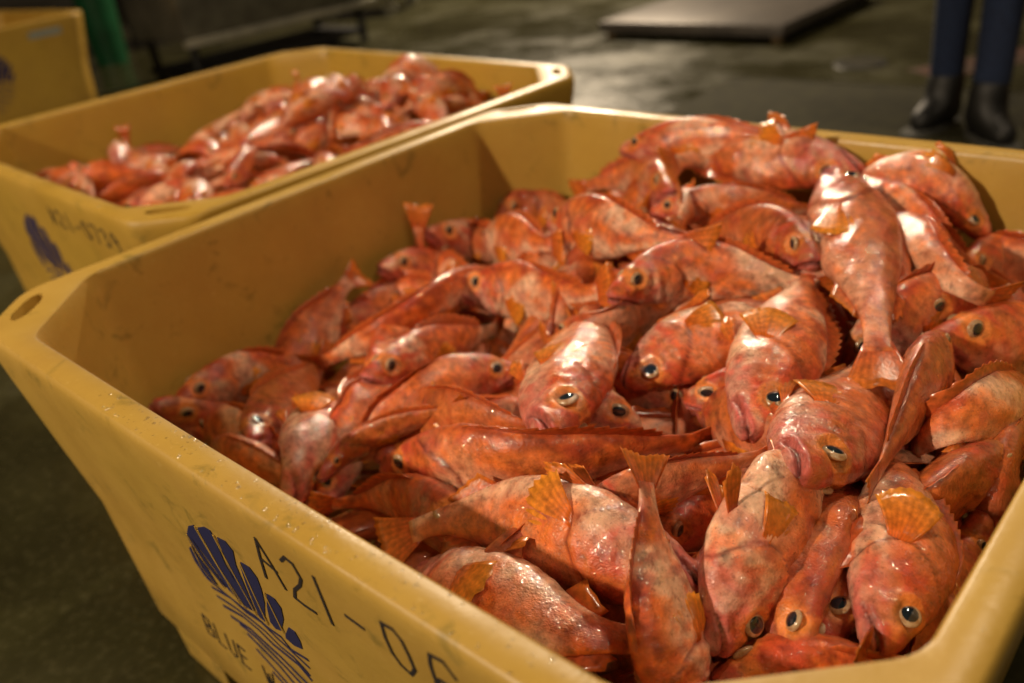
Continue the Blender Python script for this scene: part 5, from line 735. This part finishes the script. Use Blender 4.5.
    ([(-0.852,0.612,0.498),(-0.799,0.609,0.52),(-0.745,0.606,0.535),(-0.692,0.602,0.543),(-0.639,0.599,0.545)], [0.85,-0.44,-0.3], 0.8, 0, 9160, -0.01, {'mouth': 0.01}, "pinkish orange fish back up, head left, centre, second tub's left half", 'f243'),
    ([(-0.598,1.157,0.559),(-0.587,1.093,0.616),(-0.565,1.032,0.624),(-0.535,0.974,0.584),(-0.497,0.921,0.495)], [-0.25,0.95,-0.17], 0.8, 0, 9186, 0.28, {'mouth': 0.04}, "orange-red fish belly up, head away, centre, second tub's right half", 'f245'),
    ([(-0.875,1.014,0.572),(-0.901,1.058,0.575),(-0.928,1.1,0.568),(-0.956,1.143,0.551),(-0.984,1.184,0.523)], [0.25,-0.88,-0.39], 0.8, 0, 9212, -0.52, {'mouth': 0.23}, "pale pink fish on its side, head left, far wall side, second tub's right half", 'f247'),
    ([(-0.281,0.941,0.555),(-0.331,0.956,0.566),(-0.38,0.975,0.571),(-0.426,0.999,0.57),(-0.471,1.026,0.563)], [-0.25,0.61,0.76], 0.8, 0, 9225, 0.23, {'mouth': 0.21}, "pinkish orange fish, head right, near rim side, second tub's right half", 'f248'),
    ([(-1.107,1.067,0.495),(-1.084,1.012,0.495),(-1.068,0.956,0.491),(-1.056,0.897,0.484),(-1.051,0.838,0.472)], [0.09,0.99,0.07], 0.8, 0, 9251, -0.04, {'mouth': 0.2}, "pinkish orange fish, head right, far wall side, second tub's middle", 'f250'),
    ([(-0.959,0.963,0.524),(-0.898,0.986,0.576),(-0.836,1.007,0.602),(-0.773,1.025,0.604),(-0.71,1.04,0.581)], [-0.65,0.72,0.25], 0.8, 0, 9264, -0.22, {'mouth': 0.05}, "pale pink fish belly up, head left, centre, second tub's right half", 'f251'),
    ([(-0.438,1.174,0.63),(-0.398,1.217,0.608),(-0.355,1.256,0.569),(-0.309,1.292,0.513),(-0.26,1.324,0.439)], [0.45,-0.82,0.35], 0.8, 0, 9277, 0.15, {'mouth': 0.32}, "pinkish orange fish, head left, near rim side, second tub's right end", 'f252'),
    ([(-0.988,0.621,0.515),(-1.045,0.657,0.524),(-1.097,0.698,0.509),(-1.146,0.743,0.47),(-1.191,0.792,0.407)], [0.88,0.01,-0.48], 0.8, 0, 9290, -0.1, {'mouth': 0.16}, "pinkish orange fish, head left, far wall side, second tub's left half", 'f253'),
    ([(-0.751,0.771,0.511),(-0.802,0.772,0.535),(-0.853,0.762,0.532),(-0.901,0.742,0.503),(-0.944,0.713,0.448)], [0.29,-0.96,0.0], 0.8, 0, 9303, 0.01, {'mouth': 0.27}, "large pinkish orange fish back up, head right, centre, second tub's left half", 'f254'),
    ([(-0.355,1.082,0.579),(-0.342,1.135,0.614),(-0.332,1.188,0.62),(-0.324,1.241,0.6),(-0.32,1.295,0.551)], [0.1,0.73,0.68], 0.8, 0, 9316, 0.29, {'mouth': 0.08}, "orange-red fish, head left, near rim side, second tub's right end", 'f255'),
    ([(-0.435,0.599,0.539),(-0.47,0.654,0.549),(-0.508,0.706,0.556),(-0.551,0.755,0.56),(-0.598,0.8,0.56)], [-0.5,0.77,0.4], 0.8, 0, 9342, -0.1, {'mouth': 0.3}, "pinkish orange fish belly up, head left, centre, second tub's left half", 'f257'),
    ([(-0.758,0.457,0.526),(-0.725,0.495,0.506),(-0.691,0.533,0.509),(-0.656,0.57,0.533),(-0.621,0.605,0.579)], [0.3,-0.3,0.91], 0.8, 0, 9355, 0.32, {'mouth': 0.29}, "orange-red fish, head left, centre, second tub's left end", 'f258'),
    ([(-0.524,1.024,0.619),(-0.542,0.971,0.623),(-0.561,0.92,0.612),(-0.583,0.869,0.586),(-0.607,0.819,0.546)], [0.29,0.85,-0.43], 0.8, 0, 9381, 0.4, {'mouth': 0.15}, "large orange-red fish belly up, head right, centre, second tub's middle", 'f260'),
    ([(-0.449,1.065,0.582),(-0.469,1.12,0.611),(-0.497,1.172,0.622),(-0.532,1.22,0.614),(-0.572,1.263,0.589)], [-0.42,-0.84,0.35], 0.8, 0, 9394, -0.27, {'mouth': 0.03}, "pale pink fish on its side, head left, centre, second tub's right end", 'f261'),
    ([(-0.228,1.042,0.557),(-0.277,1.077,0.579),(-0.331,1.103,0.597),(-0.388,1.119,0.612),(-0.448,1.125,0.624)], [-0.85,-0.43,-0.31], 0.8, 0, 9407, -0.59, {'mouth': 0.2}, "pale pink fish belly up, head right, near rim side, second tub's right half", 'f262'),
    ([(-0.521,0.453,0.548),(-0.564,0.422,0.519),(-0.61,0.395,0.493),(-0.659,0.374,0.47),(-0.711,0.359,0.449)], [0.34,0.14,0.93], 0.8, 0, 9420, -0.35, {'mouth': 0.31}, "pale pink fish on its side, head right, centre, second tub's left end", 'f263'),
    ([(-0.985,0.509,0.556),(-0.934,0.524,0.498),(-0.885,0.544,0.474),(-0.837,0.568,0.486),(-0.792,0.595,0.532)], [0.84,0.52,-0.16], 0.8, 0, 9433, -0.13, {'mouth': 0.18}, "pinkish orange fish on its side, head left, centre, second tub's left half", 'f264'),
    ([(-0.607,0.755,0.57),(-0.628,0.814,0.554),(-0.654,0.872,0.552),(-0.683,0.927,0.564),(-0.716,0.98,0.59)], [-0.22,-0.33,0.92], 0.8, 0, 9446, -0.41, {'mouth': 0.06}, "pale pink fish on its side, head left, centre, second tub's middle", 'f265'),
    ([(-0.742,0.972,0.568),(-0.74,1.035,0.599),(-0.752,1.097,0.612),(-0.775,1.156,0.606),(-0.809,1.209,0.582)], [-0.8,0.46,0.38], 0.8, 0, 9472, 0.18, {'mouth': 0.15}, "pinkish orange fish belly up, head left, centre, second tub's right half", 'f267'),
    ([(-0.201,1.04,0.567),(-0.237,0.985,0.566),(-0.28,0.937,0.562),(-0.331,0.896,0.552),(-0.388,0.862,0.539)], [-0.19,-0.67,0.72], 0.8, 0, 9498, 0.09, {'mouth': 0.27}, "pinkish orange fish back up, head right, near rim side, second tub's right half", 'f269'),
    ([(-1.007,0.798,0.485),(-0.992,0.854,0.508),(-0.973,0.908,0.532),(-0.949,0.961,0.558),(-0.92,1.011,0.584)], [-0.31,0.9,0.3], 0.8, 0, 9511, -0.42, {'mouth': 0.0}, "pale pink fish belly up, head left, far wall side, second tub's middle", 'f270'),
    ([(-0.483,1.331,0.495),(-0.476,1.266,0.6),(-0.481,1.201,0.651),(-0.499,1.139,0.65),(-0.529,1.081,0.595)], [-0.17,0.94,0.31], 0.8, 0, 9524, -0.56, {'mouth': 0.12}, "pale pink fish, head right, centre, second tub's right end", 'f271'),
    ([(-1.132,0.696,0.27),(-1.161,0.717,0.37),(-1.181,0.737,0.47),(-1.19,0.748,0.57)], [0.23,0.97,0.0], 0.75, 0, 9537, 0.58, {'mouth': 0.23}, 'red tail sticking up against the far wall near its left end in the second tub', 'f272'),
    ([(-1.092,1.275,0.29),(-1.122,1.296,0.39),(-1.141,1.316,0.49),(-1.151,1.327,0.59)], [0.23,0.97,0.0], 0.75, 0, 9550, -0.32, {'mouth': 0.24}, 'red tail sticking up against the far wall past its middle in the second tub', 'f273'),
    ([(-0.222,1.265,0.3),(-0.252,1.286,0.4),(-0.271,1.307,0.5),(-0.281,1.317,0.6)], [0.23,0.97,0.0], 0.75, 0, 9563, 0.32, {'mouth': 0.09}, 'red tail sticking up at its far right corner in the second tub', 'f274')]
for rec in NEAR: build_fish(rec, 'redfish heaped in the near tub')
for rec in FAR: build_fish(rec, 'redfish heaped in the far tub')
# ---------------------------------------------------------------- hall floor things
def sub(o): return o
t = thing('platform_scale', 'low dark steel weighing platform on the floor at the top of the picture', 'scale', (-1.75, 5.25, 0), .02)
bm = bmesh.new(); box(bm, (-.64, -.72, .035), (.64, .72, .105)); bm_obj('deck_plate', bm, 'scale_steel', t, .006)
bm = bmesh.new(); box(bm, (-.60, -.68, .02), (.60, .68, .036)); bm_obj('subframe', bm, 'black', t)
for x in (-.58, .58):
    for y in (-.66, .66): bm = bmesh.new(); cyl(bm, (x, y, 0), (x, y, .03), .035, .03); bm_obj('foot', bm, 'pillar', t)
t = thing('floor_plate', 'dark rectangular plate lying flat on the floor beside the booted person', 'plate', (-.10, 3.32, 0), .03)
bm = bmesh.new(); box(bm, (-.85, -.50, 0), (.75, .48, .006)); bm_obj('plate', bm, 'dark_rubber', t, .002)
for y in (-.48, .445): bm = bmesh.new(); box(bm, (-.83, y, .005), (.73, y + .015, .009)); bm_obj('edge_strip', bm, 'dark_rubber', t)
t = thing('floor_drain', 'small round floor drain on the wet concrete behind the tubs', 'drain', (-.50, 4.18, 0))
bm = bmesh.new(); cyl(bm, (0, 0, 0), (0, 0, .005), .13, .125, 32); bm_obj('drain_rim', bm, 'black', t)
bm = bmesh.new()
for k in range(7): box(bm, (-.09 + .0 * k, -.075 + k * .025 - .006, .004), (.09, -.075 + k * .025 + .006, .009))
bm_obj('grating', bm, 'steel', t)
bm = bmesh.new(); box(bm, (-1.1, -.12, 0), (.9, .12, .002)); o = bm_obj('floor_marking', bm, 'red_paint'); o.location = (.45, 4.95, 0); o.rotation_euler = (0, 0, 1.0)
tag(o, 'worn red painted stripe on the floor behind the booted person', 'floor marking')
# green bin
t = thing('waste_bin', 'green plastic bin standing behind the farthest yellow tub', 'bin', (-6.22, 2.98, 0))
bm = bmesh.new(); cyl(bm, (0, 0, 0), (0, 0, .62), .125, .155, 32); bm_obj('body', bm, 'green_plastic', t)
bm = bmesh.new(); cyl(bm, (0, 0, .58), (0, 0, .64), .175, .17, 32); bm_obj('rim', bm, 'green_plastic', t, .006)
bm = bmesh.new(); cyl(bm, (0, 0, .64), (0, 0, .67), .155, .10, 32); bm_obj('lid', bm, 'white_plastic', t)
# steel sorting table on legs
t = thing('sorting_table', 'long stainless steel table with a bright lower edge behind the second tub', 'table', (-4.55, 3.22, 0), math.pi / 2)
bm = bmesh.new(); box(bm, (-.60, -.30, .30), (.98, .42, .86)); bm_obj('tank', bm, 'steel', t, .012)
bm = bmesh.new(); box(bm, (-.62, -.335, .265), (1.0, -.295, .31)); bm_obj('bottom_rail', bm, 'bright_steel', t, .006)
bm = bmesh.new(); box(bm, (-.66, -.34, .85), (1.04, .46, .90)); bm_obj('table_top', bm, 'steel', t, .008)
for x in (-.52, .90):
    for y in (-.22, .34): bm = bmesh.new(); cyl(bm, (x, y, 0), (x, y, .32), .03, .03); bm_obj('leg', bm, 'black', t)
bm = bmesh.new(); box(bm, (-.58, -.2, .06), (.96, .36, .10)); bm_obj('lower_shelf', bm, 'black', t)
t = thing('machine_cabinet', 'black cabinet between the green bin and the steel table', 'cabinet', (-6.85, 3.85, 0), 1.30)
bm = bmesh.new(); box(bm, (-.32, -.30, .16), (.42, .35, 1.2)); bm_obj('housing', bm, 'black', t, .015)
bm = bmesh.new(); box(bm, (-.26, -.315, .30), (.36, -.295, 1.1)); d = bm_obj('door', bm, 'black', t, .006)
bm = bmesh.new(); cyl(bm, (.30, -.335, .6), (.30, -.335, .78), .01); bm_obj('handle', bm, 'steel', d)
for x in (-.26, .36):
    for y in (-.24, .29): bm = bmesh.new(); cyl(bm, (x, y, 0), (x, y, .17), .025); bm_obj('leg', bm, 'black', t)
t = thing('trolley', 'flat trolley on pale wheels at the top edge, right of the steel table', 'trolley', (-5.62, 5.22, 0), .45)
bm = bmesh.new(); box(bm, (-.30, -.30, .20), (.45, .35, .25)); bm_obj('deck', bm, 'steel', t, .01)
for x in (-.22, .36):
    for y in (-.24, .28):
        bm = bmesh.new(); cyl(bm, (x, y - .016, .06), (x, y + .016, .06), .06, .06, 20); w = bm_obj('wheel', bm, 'white_plastic', t)
        bm = bmesh.new(); box(bm, (x - .03, y - .024, .10), (x + .03, y + .024, .205)); box(bm, (x - .018, y - .024, .05), (x + .018, y - .018, .11)); box(bm, (x - .018, y + .018, .05), (x + .018, y + .024, .11)); bm_obj('fork', bm, 'bright_steel', t)
bm = bmesh.new(); cyl(bm, (-.30, -.25, .25), (-.34, -.25, 1.0), .014); cyl(bm, (-.30, .30, .25), (-.34, .30, 1.0), .014); cyl(bm, (-.34, -.25, 1.0), (-.34, .30, 1.0), .014); bm_obj('push_handle', bm, 'steel', t)
bm = bmesh.new(); box(bm, (-.16, -.16, 0), (.16, .16, 3.2)); o = bm_obj('trim_1', bm, 'pillar', None, .01); o.location = (.60, 3.45, 0); o.rotation_euler = (0, 0, .2); o['kind'] = 'structure'
# ---------------------------------------------------------------- person (only the lower legs are in view)
def skin_chain(name, nodes, edges, mat, parent, rootv=0, sub=2):
    me = bpy.data.meshes.new(name); me.from_pydata([n[0] for n in nodes], edges, []); o = bpy.data.objects.new(name, me); COL.objects.link(o)
    md = o.modifiers.new('skin', 'SKIN'); md.use_smooth_shade = True
    for i, n in enumerate(nodes):
        rr = n[1] if isinstance(n[1], tuple) else (n[1], n[1]); me.skin_vertices[0].data[i].radius = rr; me.skin_vertices[0].data[i].use_root = (i == rootv)
    sb = o.modifiers.new('sub', 'SUBSURF'); sb.levels = sub; sb.render_levels = sub
    bpy.context.view_layer.update(); nm = bpy.data.meshes.new_from_object(o.evaluated_get(bpy.context.evaluated_depsgraph_get()))
    o.modifiers.clear(); o.data = nm; nm.materials.clear(); nm.materials.append(MAT[mat]); nm.polygons.foreach_set('use_smooth', [True] * len(nm.polygons)); o.parent = parent
    return o
p = thing('person', 'person in dark blue jeans and black boots standing on the hall floor', 'person', (.28, 3.18, 0), 0)
LA, RA = Vector((-.085, .05, .09)), Vector((.095, -.06, .09))      # ankles
nodes = [((-.0, .02, .95), (.16, .12)), ((-.0, .02, 1.10), (.15, .11)), ((-.0, .0, 1.32), (.17, .12)), ((-.0, .0, 1.46), (.10, .09)), ((-.0, -.01, 1.54), .055), ((-.0, -.02, 1.64), (.085, .095)), ((-.0, -.02, 1.72), (.080, .090)),
         ((-.085, .03, .86), .085), ((-.088, .04, .50), .056), ((-.087, .045, .30), .048), ((LA.x, LA.y, .10), .045), ((.085, .0, .86), .085), ((.092, -.03, .50), .056), ((.095, -.045, .30), .048), ((RA.x, RA.y, .10), .045),
         ((-.22, .0, 1.42), .055), ((-.27, .02, 1.14), .042), ((-.25, -.12, .93), .032), ((.16, .0, 1.42), .055), ((.21, .02, 1.14), .042), ((.20, -.12, .93), .032)]
ed = [(0, 1), (1, 2), (2, 3), (3, 4), (4, 5), (5, 6), (0, 7), (7, 8), (8, 9), (9, 10), (0, 11), (11, 12), (12, 13), (13, 14), (3, 15), (15, 16), (16, 17), (3, 18), (18, 19), (19, 20)]
skin_chain('body', nodes, ed, 'skin_person', p)
skin_chain('jeans', [((-.0, .02, .98), (.17, .125)), ((-.085, .03, .86), .098), ((-.088, .04, .52), .070), ((-.088, .045, .30), .064), ((-.086, .05, .17), .064), ((.085, .0, .86), .098), ((.092, -.03, .52), .072), ((.095, -.045, .30), .067), ((.095, -.055, .16), .067)],
           [(0, 1), (1, 2), (2, 3), (3, 4), (0, 5), (5, 6), (6, 7), (7, 8)], 'jeans', p)
skin_chain('jacket', [((-.0, .02, .98), (.175, .135)), ((-.0, .01, 1.12), (.175, .13)), ((-.0, .0, 1.34), (.19, .135)), ((-.0, .0, 1.46), (.11, .10)), ((-.23, .0, 1.41), .07), ((-.28, .02, 1.14), .056), ((-.26, -.10, .97), .045), ((.17, .0, 1.41), .07), ((.22, .02, 1.14), .056), ((.21, -.10, .97), .045)],
           [(0, 1), (1, 2), (2, 3), (3, 4), (4, 5), (5, 6), (3, 7), (7, 8), (8, 9)], 'jacket', p)
skin_chain('hair', [((-.0, -.005, 1.66), (.095, .105)), ((-.0, -.005, 1.73), (.090, .098))], [(0, 1)], 'boot', p)
def boot(ank, ang):
    d = Vector((math.cos(ang), math.sin(ang), 0)); a = Vector((ank.x, ank.y, 0))
    up = skin_chain('boot', [(tuple(a + Vector((0, 0, .25))), .074), (tuple(a + Vector((0, 0, .14))), .068), (tuple(a + d * .01 + Vector((0, 0, .062))), .056), (tuple(a + d * .09 + Vector((0, 0, .055))), .050), (tuple(a + d * .165 + Vector((0, 0, .046))), .044), (tuple(a - d * .05 + Vector((0, 0, .05))), .044)],
                    [(0, 1), (1, 2), (2, 3), (3, 4), (2, 5)], 'boot', p)
    bm = bmesh.new(); n = Vector((-d.y, d.x, 0)); ring = []
    for k in range(28):
        u = k / 28 * 2 * math.pi; l = math.cos(u); w = math.sin(u); q = a + d * (.06 + .155 * l) + n * (.052 * w * (1 + .12 * l)); ring.append(q)
    lo = [bm.verts.new((q.x, q.y, 0)) for q in ring]; h = [bm.verts.new((q.x, q.y, .024)) for q in ring]
    for k in range(28): bm.faces.new((lo[k], lo[(k + 1) % 28], h[(k + 1) % 28], h[k]))
    bm.faces.new(lo[::-1]); bm.faces.new(h); bm_obj('sole', bm, 'sole', up)
boot(LA, math.pi + 1.25); boot(RA, -.75)
